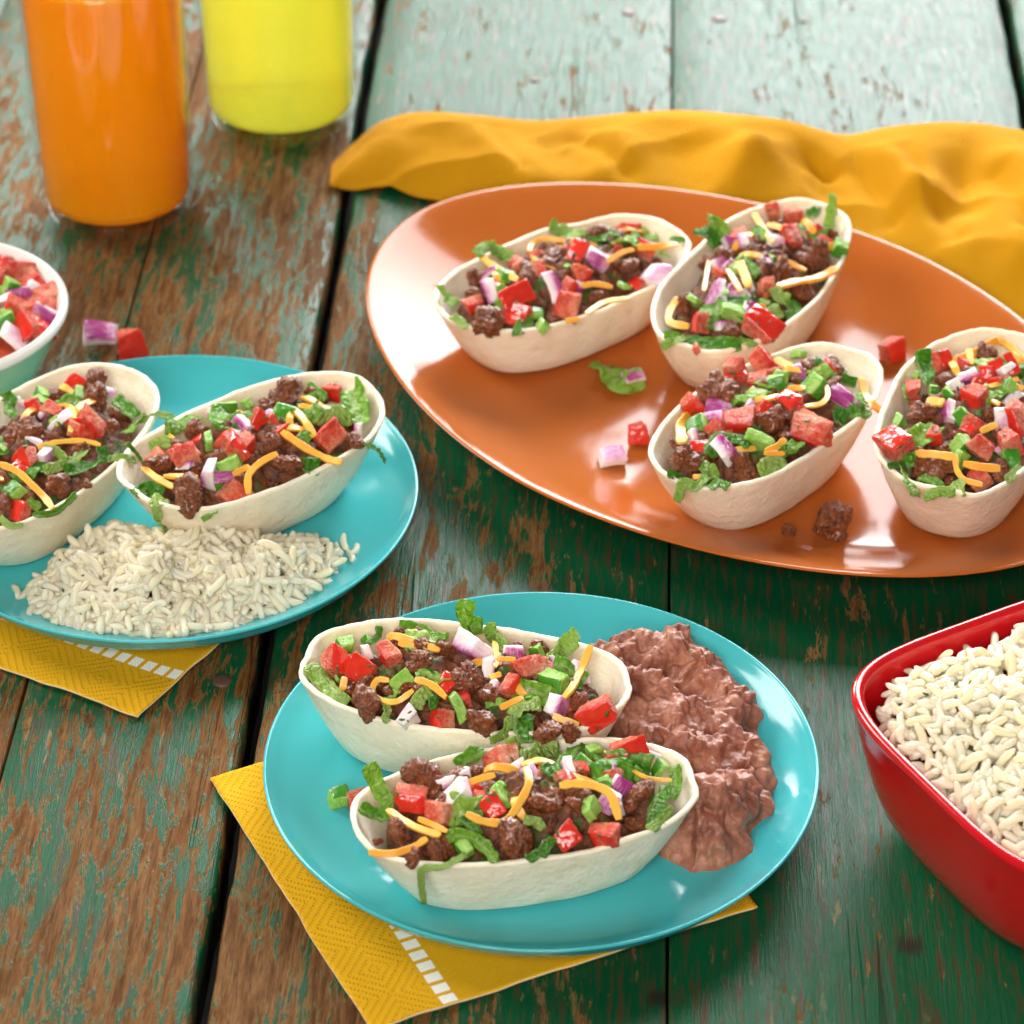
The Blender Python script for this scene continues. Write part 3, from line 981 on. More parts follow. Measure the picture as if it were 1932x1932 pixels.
def make_shell(key):
    (_, z0, (cx, cy, a, b, ang, h, bs), label, short) = BOATS[key]
    sd = sum(map(ord, key)) * 1.37
    N = 168
    th = 0.0019

    def ring(sa, sb, z, n, wav, k):
        out = []
        for i, (u, v) in enumerate(oval(sa, sb, n, N)):
            t = 2 * math.pi * i / N
            q = Vector((math.cos(t), math.sin(t), 0))
            wr = wav * (0.0017 * noise.noise(q * 2.2 + Vector((sd, k * .3, 0))) + 0.0003 * noise.noise(q * 9 + Vector((sd, k * .5, 4))))
            wz = wav * (0.0010 * noise.noise(q * 2.6 + Vector((0, sd, 1))) + 0.0003 * noise.noise(q * 14 + Vector((0, sd, 6))) + 0.0016 * (abs(math.cos(t)) ** 3) - 0.0005)
            l = math.hypot(u, v)
            dn = 0.0004 * noise.noise(Vector((u * 110, v * 110, z * 110 + sd)))
            f = 1 + (wr + dn) / max(l, 1e-4)
            out.append((u * f, v * f, z + wz))
        return out
    prof = [(0.0, 0.55, 0), (0.02, 0.86, 0), (0.035, 0.955, .05), (0.08, 1.0, .1), (0.30, 1.0 + 0.30 * (1 / bs - 1), .25), (0.60, 1.0 + 0.64 * (1 / bs - 1), .55), (0.85, 1.0 + 0.88 * (1 / bs - 1), .85), (0.97, 1.0 + 1.0 * (1 / bs - 1), 1.0)]
    rings = []
    for k, (zz, s, w) in enumerate(prof):
        rings.append(ring(a * bs * s, b * bs * s, zz * h, 2.6 + (BN - 2.6) * zz, w, k * .2))
    rings.append(ring(a + 0.0002, b + 0.0002, h * 1.0, BN, 1, 1.6))
    rings.append(ring(a - th * 0.5, b - th * 0.5, h * 1.015, BN, 1, 1.6))
    rings.append(ring(a - th, b - th, h * 0.995, BN, 1, 1.6))
    for k, (zz, s, w) in reversed(list(enumerate(prof))):
        if zz > 0.05:
            rings.append(ring(a * bs * s - th * 1.1, b * bs * s - th * 1.1, max(zz * h, th), 2.6 + (BN - 2.6) * zz, w, k * .2))
    rings.append(ring(a * bs * 0.7, b * bs * 0.7, th, 2.6, 0, 0))
    me = loft('taco_boat', rings)
    o = link('taco_boat', me, M['shell'])
    o.location = (cx, cy, z0 + 0.0014)
    o.rotation_euler = (0, 0, ang)
    tag(o, label, 'taco shell', 'taco boats')


def boat_r(key, x, y):
    (_, z0, (cx, cy, a, b, ang, h, bs), _, _) = BOATS[key]
    dx, dy = x - cx, y - cy
    u = dx * math.cos(ang) + dy * math.sin(ang)
    v = -dx * math.sin(ang) + dy * math.cos(ang)
    return (abs(u / a) ** BN + abs(v / b) ** BN) ** (1 / BN)


def fill_z(key, x, y):
    (_, z0, (cx, cy, a, b, ang, h, bs), _, _) = BOATS[key]
    r = boat_r(key, x, y)
    if r <= 0.93:
        return z0 + h * 0.80 + 0.0125 * (1 - r * r) ** 0.8
    if r <= 1.0: return z0 + h + 0.001
    if r <= 1.09: return z0 + h * (1 - ((r - 1.0) / 0.09))
    return -1


def hit(key, px, py):
    """where the line of sight through a picture point meets the boat's filling"""
    (_, z0, (cx, cy, a, b, ang, h, bs), _, _) = BOATS[key]
    d = ray(px, py)
    z = z0 + 0.07
    last, best = None, (9, None)
    while z > z0:
        t = (z - CAM.z) / d.z
        p = CAM + d * t
        r = boat_r(key, p.x, p.y)
        if p.z <= fill_z(key, p.x, p.y): return t
        if r <= 0.93 and p.z < z0 + h + 0.03: last = t
        if r < best[0]: best = (r, t)
        z -= 0.0005
    return last if last is not None else best[1]


def settle(key, d, t, size):
    """slide a piece along its line of sight until it clears the shell's wall"""
    (_, z0, (cx, cy, a, b, ang, h, bs), _, _) = BOATS[key]

    def over(t):
        p = CAM + d * t
        k = (p.z - 0.25 * size - z0) / h
        if k > 1.02: return -1
        return boat_r(key, p.x, p.y) + (0.50 * size + 0.0024) / (b * 1.1) - (bs + (1 - bs) * max(0, min(1, k)))
    best = (over(t), 0.0)
    if best[0] <= 0: return CAM + d * t
    for i in range(1, 37):
        for sg in (1, -0.6):
            o = over(t + sg * i * 0.0005)
            if o <= 0: return CAM + d * (t + sg * i * 0.0005)
            if o < best[0] - 0.004: best = (o, sg * i * 0.0005)
    return CAM + d * (t + best[1])


def make_bed(key):
    (_, z0, (cx, cy, a, b, ang, h, bs), label, short) = BOATS[key]
    sd = sum(map(ord, key)) * 2.3
    vs, fs = [(0, 0, 0)], []
    NR, NT_ = 60, 200
    for k in range(1, NR + 1):
        s = k / NR
        for i, (u, v) in enumerate(oval((a * (bs + (1 - bs) * 0.46) - 0.0026) * s, (b * (bs + (1 - bs) * 0.46) - 0.0026) * s, BN, NT_)):
            vs.append((u, v, 0))
    for i in range(NT_):
        fs.append((0, 1 + i, 1 + (i + 1) % NT_))
    for k in range(NR - 1):
        for i in range(NT_):
            j = (i + 1) % NT_
            fs.append((1 + k * NT_ + i, 1 + (k + 1) * NT_ + i, 1 + (k + 1) * NT_ + j, 1 + k * NT_ + j))
    out = []
    for (u, v, _) in vs:
        r = (abs(u / a) ** BN + abs(v / b) ** BN) ** (1 / BN)
        p = Vector((u, v, 0)) + Vector((sd, 0, 0))
        z = h * 0.55 + 0.021 * max(0, 1 - r * r / 0.75)
        z += 0.006 * (0.55 - noise.voronoi(p * 95)[0][0]) + 0.0042 * (0.5 - noise.voronoi(p * 230)[0][0]) + 0.0022 * noise.noise(p * 330)
        out.append((u, v, max(0.006, z)))
    o = link('beef_filling', mesh('beef_filling', out, fs), M['bed2'])
    o.location = (cx, cy, z0 + 0.0014)
    o.rotation_euler = (0, 0, ang)
    tag(o, 'browned ground beef bed inside the ' + short, 'ground beef', kind='stuff')


def mat_bed2():
    n = NT('ground_beef_bed')
    c = n.coord()
    a = n.noise(c, 260, 5, 0.65)
    col = n.ramp(a, [(0.35, (0.05, 0.014, 0.006)), (0.65, (0.24, 0.072, 0.026))])
    g = n.noise(c, 75, 3)
    col = n.mix(n.ramp(g, [(0.56, 0.0), (0.62, 0.8)]), col, (0.04, 0.13, 0.012))
    return n.set(color=col, rough=0.42, spec=0.4, normal=n.bump(n.noise(c, 700, 4), 0.7, 0.0014))


M['bed2'] = mat_bed2()

# pieces, in the pixels of each boat's own enlarged view: T tomato, O onion, G green pepper, M meat (x y size); C cheese, L lettuce (width, then the line)
PIECES = {
'B1': "M 440 340 200;M 530 375 90;T 390 455 155;T 545 540 150;O 580 460 195;C 44 275 510 400 590 540 640;C 34 430 555 500 585 575 620;O 605 350 140;C 42 590 430 700 370 815 335;M 710 320 110;T 850 270 175;G 840 405 115;T 740 470 130;T 805 500 125;C 44 975 300 985 380 930 490 860 570 760 570 670 530;C 42 950 285 1040 262 1110 280;O 950 310 60;T 1070 325 105;M 905 375 90;L 60 1130 345 1170 260 1225 190;L 80 950 260 1040 215 1140 210;L 70 620 290 690 240 760 210;L 55 890 150 920 190 950 230;L 60 1235 195 1310 220 1350 280;O 1190 310 115;G 1260 275 95;G 1310 230 105;O 1320 325 75;M 1080 475 200;C 48 1140 390 1230 380 1330 395 1400 440 1440 560;G 1375 380 100;O 1440 400 120;G 1300 510 125;M 1210 480 130;M 1530 430 200;T 1480 220 190;C 24 1365 215 1480 290 1580 350 1705 362;O 1610 235 65;G 1640 305 85;L 60 1725 290 1725 380 1700 450;L 65 1690 390 1640 480 1600 590;L 50 1710 500 1650 570 1590 610;M 1530 575 130;T 1370 620 190;T 1180 650 150;M 910 665 225;L 60 1110 650 1050 725 975 760;L 50 960 560 1020 570 1060 610;L 60 570 640 690 645 770 700 825 775;G 665 705 105;M 540 715 150;M 400 755 110;C 40 180 725 300 730 400 700 475 655;M 330 625 145;M 230 668 75;L 80 180 280 220 380 270 470 280 530;L 60 140 490 210 530 300 560;L 36 670 735 560 795 455 810 445 880 460 985;L 40 640 550 710 600 740 640",
'B2': "M 630 255 130;M 700 258 100;L 70 600 200 690 220 780 260 870 275;G 300 320 125;L 34 490 205 485 260 430 300;G 415 280 55;T 245 410 145;T 400 445 190;O 420 345 115;T 555 370 175;C 54 600 295 700 310 830 335;M 720 410 185;M 880 345 175;O 1030 345 220;O 1085 430 125;C 40 1130 295 1138 370 1130 430;C 36 1100 490 1165 470;L 90 975 60 965 140 1000 200 1065 205;L 65 1110 185 1120 260 1200 325;M 1240 330 95;C 32 1140 380 1190 388 1245 390;M 1370 340 125;L 95 1590 245 1510 330 1410 445;C 48 1660 315 1610 440 1560 540 1510 605;T 1310 440 185;T 1210 530 165;G 1455 530 165;L 50 1450 475 1550 495;O 1330 560 110;M 985 510 240;M 1110 590 135;C 44 690 500 780 530 860 600;C 36 545 505 480 505 455 570 510 615 590 622 680 560;G 620 518 135;M 545 560 95;M 420 610 210;L 95 100 420 170 500 240 590 310 640;C 44 300 490 290 555;O 650 720 175;L 75 780 565 715 600 690 660;L 50 790 590 790 670;L 50 510 600 535 670 515 735;T 845 730 145;G 925 655 155;M 1060 730 220;C 40 1160 660 1220 630 1285 600;L 90 1385 640 1290 640 1225 700;L 100 1290 690 1285 770 1300 850;L 50 1215 700 1190 790 1105 845;O 1465 650 155;C 44 1450 700 1520 730 1595 750;M 1430 795 185;M 1540 800 145;T 1700 680 215;M 1590 630 155;M 340 570 85;G 265 495 60",
'B3': "M 560 470 195;M 320 680 200;C 56 370 500 435 585;L 90 350 450 450 430 560 370;L 75 250 580 330 545 410 550;G 740 345 155;O 640 340 65;G 880 295 105;C 42 820 340 895 390;O 850 440 155;T 940 410 165;O 1010 375 95;M 1130 240 225;M 1010 310 115;M 1330 250 155;T 1440 220 150;G 1120 370 155;C 54 1170 315 1250 400 1315 505;C 40 1220 305 1385 335;L 100 1325 390 1450 350 1570 400;L 150 1560 200 1580 320 1590 430;T 1420 515 200;O 1600 480 95;M 1580 535 130;L 50 1630 555 1720 590 1775 670;C 56 1105 475 1260 580 1400 650 1495 672;M 1040 545 165;M 1140 685 230;L 80 1220 480 1290 530;L 100 1230 690 1350 700;C 52 1075 615 960 680 890 760 890 875;T 490 650 215;G 640 550 145;T 810 590 185;G 760 680 165;T 560 545 85;O 635 750 165;C 54 345 760 450 765 560 772;C 42 790 750 895 695;M 830 785 120;T 780 870 215;M 500 895 225;C 50 205 700 290 770 405 835;L 90 145 880 230 845 340 880;L 90 340 900 280 960 310 1060 350 1130;L 36 590 1045 690 985;L 26 105 545 180 640 210 700",
'B4': "T 640 310 210;M 830 240 240;M 480 390 155;G 340 410 175;O 200 450 125;T 290 520 175;O 930 360 105;M 840 400 240;M 990 530 125;L 110 990 410 1080 500 1170 570;L 60 1220 610 1350 555 1490 570;L 110 1070 710 1170 610 1230 570;C 70 480 495 600 500 625 600 600 705;O 510 610 225;T 800 620 285;M 960 640 120;M 190 700 370;C 50 325 835 480 790 700 778 860 812;L 120 55 350 80 450 90 570;G 20 860 115;T 220 930 235;L 80 345 865 480 870 580 950;L 85 370 1030 600 960 735 860;L 110 550 1030 700 1010 880 960;L 65 920 930 1050 920 1160 945;L 30 1070 795 1160 880 1225 995;M 680 860 205;L 100 870 830 905 960;C 66 0 975 150 1040 270 1150 380 1260 450 1355;G 130 1205 185;T 190 1375 195;M 490 1170 265;M 60 1100 200;M 40 1300 165;L 55 0 1430 80 1500 200 1500;L 55 280 1415 480 1380 650 1225;C 44 -20 1050 20 1115;M 740 1150 105;L 70 240 1280 340 1355",
'P1': "L 75 345 380 430 320 510 360;L 95 440 325 520 380 610 405;C 54 380 390 480 470 645 560;G 565 550 125;T 640 450 125;M 720 545 180;M 880 430 210;M 820 335 75;C 38 775 425 730 340 800 275 950 282 1090 305 1205 318;L 110 870 170 960 225 1120 275;M 1210 250 215;T 1070 380 175;O 1200 430 185;T 1440 210 195;L 80 1520 235 1630 290;C 56 1490 330 1620 330 1775 308;C 46 1275 435 1380 370 1465 345;T 1350 340 85;M 1430 460 195;O 1630 530 195;T 1495 600 145;G 1390 600 95;L 50 1640 375 1730 405;T 1090 530 185;O 900 620 195;T 1000 630 155;C 44 1095 605 1200 590 1315 612;T 1020 750 245;M 1190 680 125;C 50 1130 800 1260 720 1430 690;T 620 690 205;O 450 640 195;T 330 720 175;M 430 860 250;T 650 810 235;L 75 640 955 670 880 750 850;G 780 800 95;G 820 890 105;M 900 830 155;L 80 75 600 130 680 215 735;L 65 190 815 280 905;M 420 540 95;L 40 1725 265 1830 280;C 42 985 850 1085 840",
'P2': "L 120 490 400 570 380 660 490;L 120 570 265 650 320 745 430;O 750 475 150;C 42 635 560 705 530;M 700 575 205;M 560 640 155;C 60 955 215 1030 340 1115 455;C 58 1060 310 1130 320 1205 345;G 970 410 175;T 890 470 135;T 1110 200 145;T 1290 240 195;L 110 1385 225 1510 215;L 140 1375 290 1480 370 1570 390;L 100 1635 60 1620 180 1600 340;T 1280 420 265;C 76 1520 510 1640 480;G 1680 510 165;M 1480 560 225;M 1600 400 125;O 1035 610 155;G 1110 610 105;C 56 1165 585 1270 640 1395 692;M 1200 680 225;L 85 850 590 930 670 985 740;C 84 830 625 880 730 912 830;C 44 582 595 560 720 538 865;O 670 640 125;T 650 740 155;C 56 735 690 790 780 845 870;O 640 890 225;O 810 910 155;T 1030 850 175;O 920 830 85;C 78 1155 830 1300 790 1480 760 1655 675;M 1370 870 255;L 100 1120 840 1190 930 1260 930;L 80 1230 980 1300 1000 1290 1070 1220 1060;L 95 1090 990 1190 1090;C 46 885 990 1055 992;G 780 1060 225;O 970 1050 195;T 1010 1170 285;T 520 1140 215;C 70 318 925 250 1040 255 1130 410 1165;G 460 950 135;M 350 990 155;M 760 1210 205;L 120 385 1250 550 1310 850 1320;L 70 180 1340 290 1285 390 1265;L 75 835 1285 970 1330;L 60 200 1230 340 1240;T 470 1350 95",
'P3': "T 690 240 185;T 890 190 205;T 705 310 155;C 70 985 165 1110 225;G 1160 130 105;M 1320 220 295;O 1150 270 145;T 850 330 195;T 960 270 155;G 990 350 175;G 1280 365 175;C 56 1080 380 1205 370;C 44 1205 505 1320 488 1370 430 1360 350;O 1465 430 215;M 600 400 315;T 390 500 185;O 570 520 165;G 670 500 75;O 820 500 105;C 58 840 460 930 450 1030 428;T 1080 500 225;M 950 600 245;T 720 610 255;T 560 680 165;G 420 650 175;C 90 385 545 300 650 310 775;M 340 890 285;M 250 790 95;M 760 960 265;O 610 840 205;G 870 770 195;L 110 805 790 690 740 560 770 500 870;L 100 475 900 490 1000 570 970;L 70 490 1020 400 1100 320 1060 275 1205;L 80 495 1090 580 1060 650 1090;C 56 915 835 1000 800 1060 745;C 44 905 850 1055 852;M 1050 720 125;L 90 1030 840 1180 770;L 140 870 990 960 930 1070 910;T 1260 670 335;L 120 1410 560 1510 600;L 100 1530 540 1690 550;L 75 1470 305 1580 335;C 66 1615 295 1650 430 1710 500 1785 555;L 65 1580 410 1650 500;L 60 200 1000 310 1025;C 46 385 1020 460 1022",
'P4': "L 130 520 210 530 330 585 490;G 610 570 105;T 670 310 215;T 450 570 225;L 60 375 515 385 660;G 470 440 85;C 78 795 310 950 250 1155 130;C 66 1150 130 1260 190 1385 310;M 1060 270 235;M 720 470 185;T 870 360 145;O 900 460 195;O 790 520 125;O 1030 340 125;T 1060 420 185;T 1220 380 245;C 54 1025 545 1180 510 1335 468;G 1230 560 175;G 740 600 125;T 980 640 255;C 56 1105 650 1180 685;M 1090 760 165;T 1280 750 265;C 96 555 660 700 672;M 520 780 255;O 740 760 175;G 890 820 215;T 620 950 205;T 930 900 155;C 70 1015 915 1150 855;G 330 860 185;T 300 1030 300;T 1010 1050 245;G 840 1030 175;T 1240 1030 255;C 78 455 1105 620 1112 790 1140;G 1270 1160 185;L 130 370 1190 470 1150;L 110 345 1230 400 1340 460 1470;M 660 1230 255;L 85 480 1310 580 1320 690 1400;L 85 530 1490 650 1430 800 1440;C 54 800 1115 810 1240 880 1330 1030 1372;C 78 865 1190 1020 1220 1180 1232;T 1010 1320 245;L 110 790 1340 880 1430;M 740 1340 135;L 60 220 1215 370 1195;M 1190 1260 205;C 46 1305 515 1380 555;L 75 1230 1340 1370 1215",
}
_ONE = ['', 'first', 'second', 'third', 'fourth', 'fifth', 'sixth', 'seventh', 'eighth', 'ninth', 'tenth', 'eleventh', 'twelfth', 'thirteenth', 'fourteenth', 'fifteenth', 'sixteenth', 'seventeenth', 'eighteenth', 'nineteenth']
_TEN = {2: ('twentieth', 'twenty'), 3: ('thirtieth', 'thirty'), 4: ('fortieth', 'forty'), 5: ('fiftieth', 'fifty'), 6: ('sixtieth', 'sixty')}


def ordinal(n):
    if n < 20: return _ONE[n]
    t, u = divmod(n, 10)
    return _TEN[t][0] if u == 0 else _TEN[t][1] + '-' + _ONE[u]


KIND = {'T': ('tomato_dice', 'diced tomato', 'tomato', TOM), 'O': ('onion_dice', 'red onion piece', 'onion', ONI), 'G': ('jalapeno_dice', 'green pepper piece', 'pepper', PEP),
        'M': ('beef_crumble', 'beef crumble', 'ground beef', MEAT), 'C': ('cheese_shred', 'cheddar shred', 'cheese', None), 'L': ('lettuce_strip', 'lettuce strip', 'lettuce', None)}


def rand_rot(rnd, kind, q=None):
    """piece turned as it fell: skin side leaning up or toward the viewer"""
    if kind == 'M':
        return Matrix.Rotation(rnd.uniform(0, 6.28), 4, 'Z') @ Matrix.Rotation(rnd.gauss(0, 0.6), 4, 'X') @ Matrix.Rotation(rnd.gauss(0, .6), 4, 'Y')
    up = Vector((rnd.gauss(0, 0.9), rnd.gauss(-0.35, 0.9), rnd.gauss(0.35, 0.7))).normalized()
    m = up.to_track_quat('Z', 'Y').to_matrix().to_4x4()
    return m @ Matrix.Rotation(rnd.uniform(0, 6.28), 4, 'Z')


def put_dice(kind, p, size, rnd, rot=None):
    nm, _, _, V = KIND[kind]
    o = link(nm, rnd.choice(V), None)
    f = {'T': 0.82, 'O': 0.86, 'G': 0.88, 'M': 1.22}[kind]
    s = size * f
    an = (rnd.uniform(0.8, 1.25), rnd.uniform(0.8, 1.2), rnd.uniform(0.78, 1.05)) if kind == 'M' else (rnd.uniform(0.88, 1.12), rnd.uniform(0.88, 1.12), 1)
    o.matrix_world = Matrix.Translation(p) @ (rot or rand_rot(rnd, kind)) @ Matrix.Diagonal((s * an[0], s * an[1], s * an[2], 1))
    return o


def strip(kind, P, width, rnd, nrm):
    """P: 3-D centre line points; a cheese shred is a rectangular bar, a lettuce strip a ruffled leaf ribbon"""
    L = sum((P[i + 1] - P[i]).length for i in range(len(P) - 1))
    if kind == 'C':
        n = max(14, int(L / 0.0010))
        C = catmull(P, n)
        rings = []
        ph = rnd.uniform(0, 9)
        tw = rnd.uniform(-0.5, 0.5)
        th = width * rnd.uniform(0.30, 0.45)
        width *= 0.88
        for i, c in enumerate(C):
            t = (C[min(i + 1, n - 1)] - C[max(i - 1, 0)]).normalized()
            a = nrm.cross(t)
            a = a.normalized() if a.length > 1e-4 else Vector((1, 0, 0))
            b = t.cross(a).normalized()
            g = tw * (i / n - 0.5) * 2 + 0.35 * noise.noise(Vector((i * 0.08, ph, 0)))
            a2 = a * math.cos(g) + b * math.sin(g); b2 = b * math.cos(g) - a * math.sin(g)
            k = 1 + 0.20 * noise.noise(Vector((i * 0.25, ph, 3))) + 0.10 * noise.noise(Vector((i * 1.1, ph, 8)))
            e = min(1, 0.72 + 0.28 * min(i, n - 1 - i) / 2.0)
            w, h = width * 0.5 * k * e, th * 0.5 * k * e
            r = min(w, h) * 0.22
            rg = []
            for sx, sy in ((1, 1), (-1, 1), (-1, -1), (1, -1)):
                p1 = (sx * w, sy * (h - r)) ; p2 = (sx * (w - r), sy * h)
                pair = [p1, p2] if sx * sy > 0 else [p2, p1]
                for x, y in pair:
                    jj = 1 + 0.05 * noise.noise(Vector((i * 0.9, x * 900, ph)))
                    rg.append(c + a2 * x * jj + b2 * y * jj)
            rings.append(rg)
        me = loft('cheese_shred', rings)
        me.polygons.foreach_set('use_smooth', [True] * len(me.polygons))
        me.set_sharp_from_angle(angle=R(38))
        o = link('cheese_shred', me, M['cheese'])
    else:
        n = max(16, int(L / 0.0011))
        m = 9
        C = catmull(P, n)
        vs, fs, uvs = [], [], []
        ph = rnd.uniform(0, 50)
        tw = rnd.uniform(-0.9, 0.9)
        cup = rnd.uniform(-0.25, 0.55)
        for i, c in enumerate(C):
            t = (C[min(i + 1, n - 1)] - C[max(i - 1, 0)]).normalized()
            a = nrm.cross(t)
            a = a.normalized() if a.length > 1e-4 else Vector((1, 0, 0))
            b = t.cross(a).normalized()
            s = i / (n - 1)
            g = tw * (s - 0.4) * 1.6 + 0.5 * noise.noise(Vector((s * 2.2, ph, 0)))
            a2 = a * math.cos(g) + b * math.sin(g); b2 = b * math.cos(g) - a * math.sin(g)
            e = min(1, 0.80 + s * 4) * min(1, 0.70 + (1 - s) * 4)
            w = width * 0.62 * e * (1 + 0.22 * noise.noise(Vector((s * 4, ph, 5))))
            for j in range(m):
                x = (j / (m - 1) * 2 - 1)
                lw = w * (1 + 0.20 * noise.noise(Vector((s * L * 300, ph + (1 if x > 0 else 30), 2))) + 0.10 * noise.noise(Vector((s * L * 1100, ph + (1 if x > 0 else 30), 7))))
                ruf = 0.26 * width * abs(x) ** 1.5 * math.sin(s * L / (width + 1e-6) * 4.2 + ph + (0 if x > 0 else 1.9)) * (0.6 + noise.noise(Vector((s * 6, ph, 9 if x > 0 else 4))))
                z = cup * width * x * x * 0.5 + ruf + 0.13 * width * noise.noise(Vector((x * 2.4, s * L * 420, ph)))
                vs.append(c + a2 * x * lw + b2 * z)
                uvs.append((j / (m - 1), s * L / max(width, 1e-4)))
        for i in range(n - 1):
            for j in range(m - 1):
                k = i * m + j
                fs.append((k, k + 1, k + m + 1, k + m))
        me = mesh('lettuce_strip', vs, fs)
        ul = me.uv_layers.new(name='UVMap')
        for lp in me.loops: ul.data[lp.index].uv = uvs[lp.vertex_index]
        o = link('lettuce_strip', me, M['lettuce'])
        md = o.modifiers.new('thickness', 'SOLIDIFY'); md.thickness = 0.0003; md.offset = 0
    return o


def herb_flecks(o, rnd, n):
    """tiny chopped herb stuck to a piece"""
    me = o.data
    for _ in range(n):
        v = me.vertices[rnd.randrange(len(me.vertices))]
        k = 0
        while k < 12:
            nw = (o.matrix_world.to_3x3() @ v.normal).normalized()
            if nw.dot((CAM - o.matrix_world.translation).normalized()) > 0.45: break
            v = me.vertices[rnd.randrange(len(me.vertices))]; k += 1
        h = link('herb_fleck', rnd.choice(FLECK), None, o)
        sc = o.matrix_world.to_scale().x
        s = rnd.uniform(0.0016, 0.0030) / sc
        h.matrix_local = Matrix.Translation(v.co + v.normal * 0.012) @ (v.normal.to_track_quat('Z', 'Y').to_matrix().to_4x4()) @ Matrix.Rotation(rnd.uniform(0, 6.28), 4, 'Z') @ Matrix.Diagonal((s, s, s, 1))


def fleck_mesh(seed):
    rnd = random.Random(seed)
    n = 7
    vs, fs = [], []
    for z in (0.06, -0.06):
        for i in range(n):
            a = 2 * math.pi * i / n
            vs.append((0.5 * math.cos(a) * rnd.uniform(.7, 1.1), 0.20 * math.sin(a) * rnd.uniform(.6, 1.3), z + 0.05 * math.cos(a * 2)))
    fs.append(tuple(range(n))); fs.append(tuple(reversed(range(n, 2 * n))))
    for i in range(n): fs.append((i, n + i, n + (i + 1) % n, (i + 1) % n))
    return with_mats(mesh('herb_fleck', vs, fs), M['leafherb'])


M['leafherb'] = mat_simple('fresh_herb', (0.03, 0.11, 0.015), 0.4)
FLECK = [fleck_mesh(i) for i in range(4)]

for key in BOATS:
    make_shell(key)
    make_bed(key)
    (ox, oy, zoom), z0, prm, _, short = BOATS[key]
    rnd = random.Random(key)
    made = []
    for item in PIECES[key].split(';'):
        f = item.split()
        k = f[0]
        v = [float(x) for x in f[1:]]

        def D(x, y):
            return ((ox + x / zoom) * 0.805, (oy + y / zoom) * 0.805)
        if k in 'TOGM':
            px, py = D(v[0], v[1])
            t = hit(key, px, py)
            d = ray(px, py)
            size = v[2] / zoom * 0.805 / F * t
            p = settle(key, d, t - size * (0.30 if k != 'M' else 0.24) / d.length, size)
            o = put_dice(k, p, size, rnd)
            if k == 'T' and rnd.random() < 0.75 or k == 'O' and rnd.random() < 0.2:
                herb_flecks(o, rnd, rnd.choice((1, 1, 2, 3)))
            made.append((k, px, o))
        else:
            pts = [D(v[i], v[i + 1]) for i in range(1, len(v) - 1, 2)]
            ts = [hit(key, *q) for q in pts]
            tm = sum(ts) / len(ts)
            # even out depth along the strip, keep it on top of the pieces round it
            n = len(ts)
            xs = [i - (n - 1) / 2 for i in range(n)]
            sl = sum(x * t for x, t in zip(xs, ts)) / sum(x * x for x in xs)
            tt = [0.55 * t + 0.45 * (tm + sl * x) for x, t in zip(xs, ts)]
            lift = 0.0078 if k == 'C' else 0.0058
            P = [CAM + ray(*q) * (t - lift) for q, t in zip(pts, tt)]
            width = v[0] / zoom * 0.805 / F * tm
            nrm = Vector((rnd.gauss(0, .25), -0.55 + rnd.gauss(0, .25), 0.8)).normalized()
            if k == 'L': width *= 0.88
            o = strip(k, P, width, rnd, nrm)
            made.append((k, sum(q[0] for q in pts) / n, o))
    cx, cy, a, b, ang, hh, bs = prm
    for q in range(9):      # more beef showing between the toppings
        u, v = (q / 8 * 2 - 1) * a * 0.66, rnd.uniform(-0.40, 0.40) * b
        x, y = cx + u * math.cos(ang) - v * math.sin(ang), cy + u * math.sin(ang) + v * math.cos(ang)
        p = Vector((x, y, fill_z(key, x, y) - 0.0035))
        o = put_dice('M', p, rnd.uniform(0.011, 0.015), rnd)
        dv = p - CAM
        made.append(('M', CXY + F * dv.x / dv.dot(FWD), o))
    for kk, cnt, s0, s1_ in (('T', 6, .0075, .0105), ('G', 4, .006, .0085), ('O', 5, .006, .009), ('M', 6, .006, .009)):
        for q in range(cnt):
            u, v = rnd.uniform(-0.80, 0.80) * a, rnd.uniform(-0.55, 0.55) * b
            x, y = cx + u * math.cos(ang) - v * math.sin(ang), cy + u * math.sin(ang) + v * math.cos(ang)
            if boat_r(key, x, y) > 0.72: continue
            p = Vector((x, y, fill_z(key, x, y) + rnd.uniform(-0.001, 0.002)))
            o = put_dice(kk, p, rnd.uniform(s0, s1_), rnd)
            dv = p - CAM
            made.append((kk, CXY + F * dv.x / dv.dot(FWD), o))
    for q in range(7):
        kk = 'L' if q < 4 else 'C'
        u, v = rnd.uniform(-0.70, 0.70) * a, rnd.uniform(-0.40, 0.40) * b
        g, l = rnd.uniform(0, 3.14), rnd.uniform(0.006, 0.010)
        P = []
        for e in (-1, 0, 1):
            uu, vv = u + e * l * math.cos(g) + 0.002 * e * e, v + e * l * 0.7 * math.sin(g)
            x, y = cx + uu * math.cos(ang) - vv * math.sin(ang), cy + uu * math.sin(ang) + vv * math.cos(ang)
            P.append(Vector((x, y, fill_z(key, x, y) + 0.0015 + 0.002 * (1 - e * e))))
        o = strip(kk, P, rnd.uniform(0.006, 0.009) if kk == 'L' else 0.0032, rnd, Vector((rnd.gauss(0, .3), rnd.gauss(-.3, .3), 1)).normalized())
        dv = P[1] - CAM
        made.append((kk, CXY + F * dv.x / dv.dot(FWD), o))
    for k in 'TOGMCL':
        sel = sorted([m for m in made if m[0] == k], key=lambda m: m[1])
        for i, (_, _, o) in enumerate(sel):
            tag(o, '%s %s from the left in the %s' % (ordinal(i + 1), KIND[k][1], short), KIND[k][2], '%ss in the %s' % (KIND[k][1], short))

# ------------------------------------------------------------------ loose bits on plates, platter and table
rnd = random.Random(5)


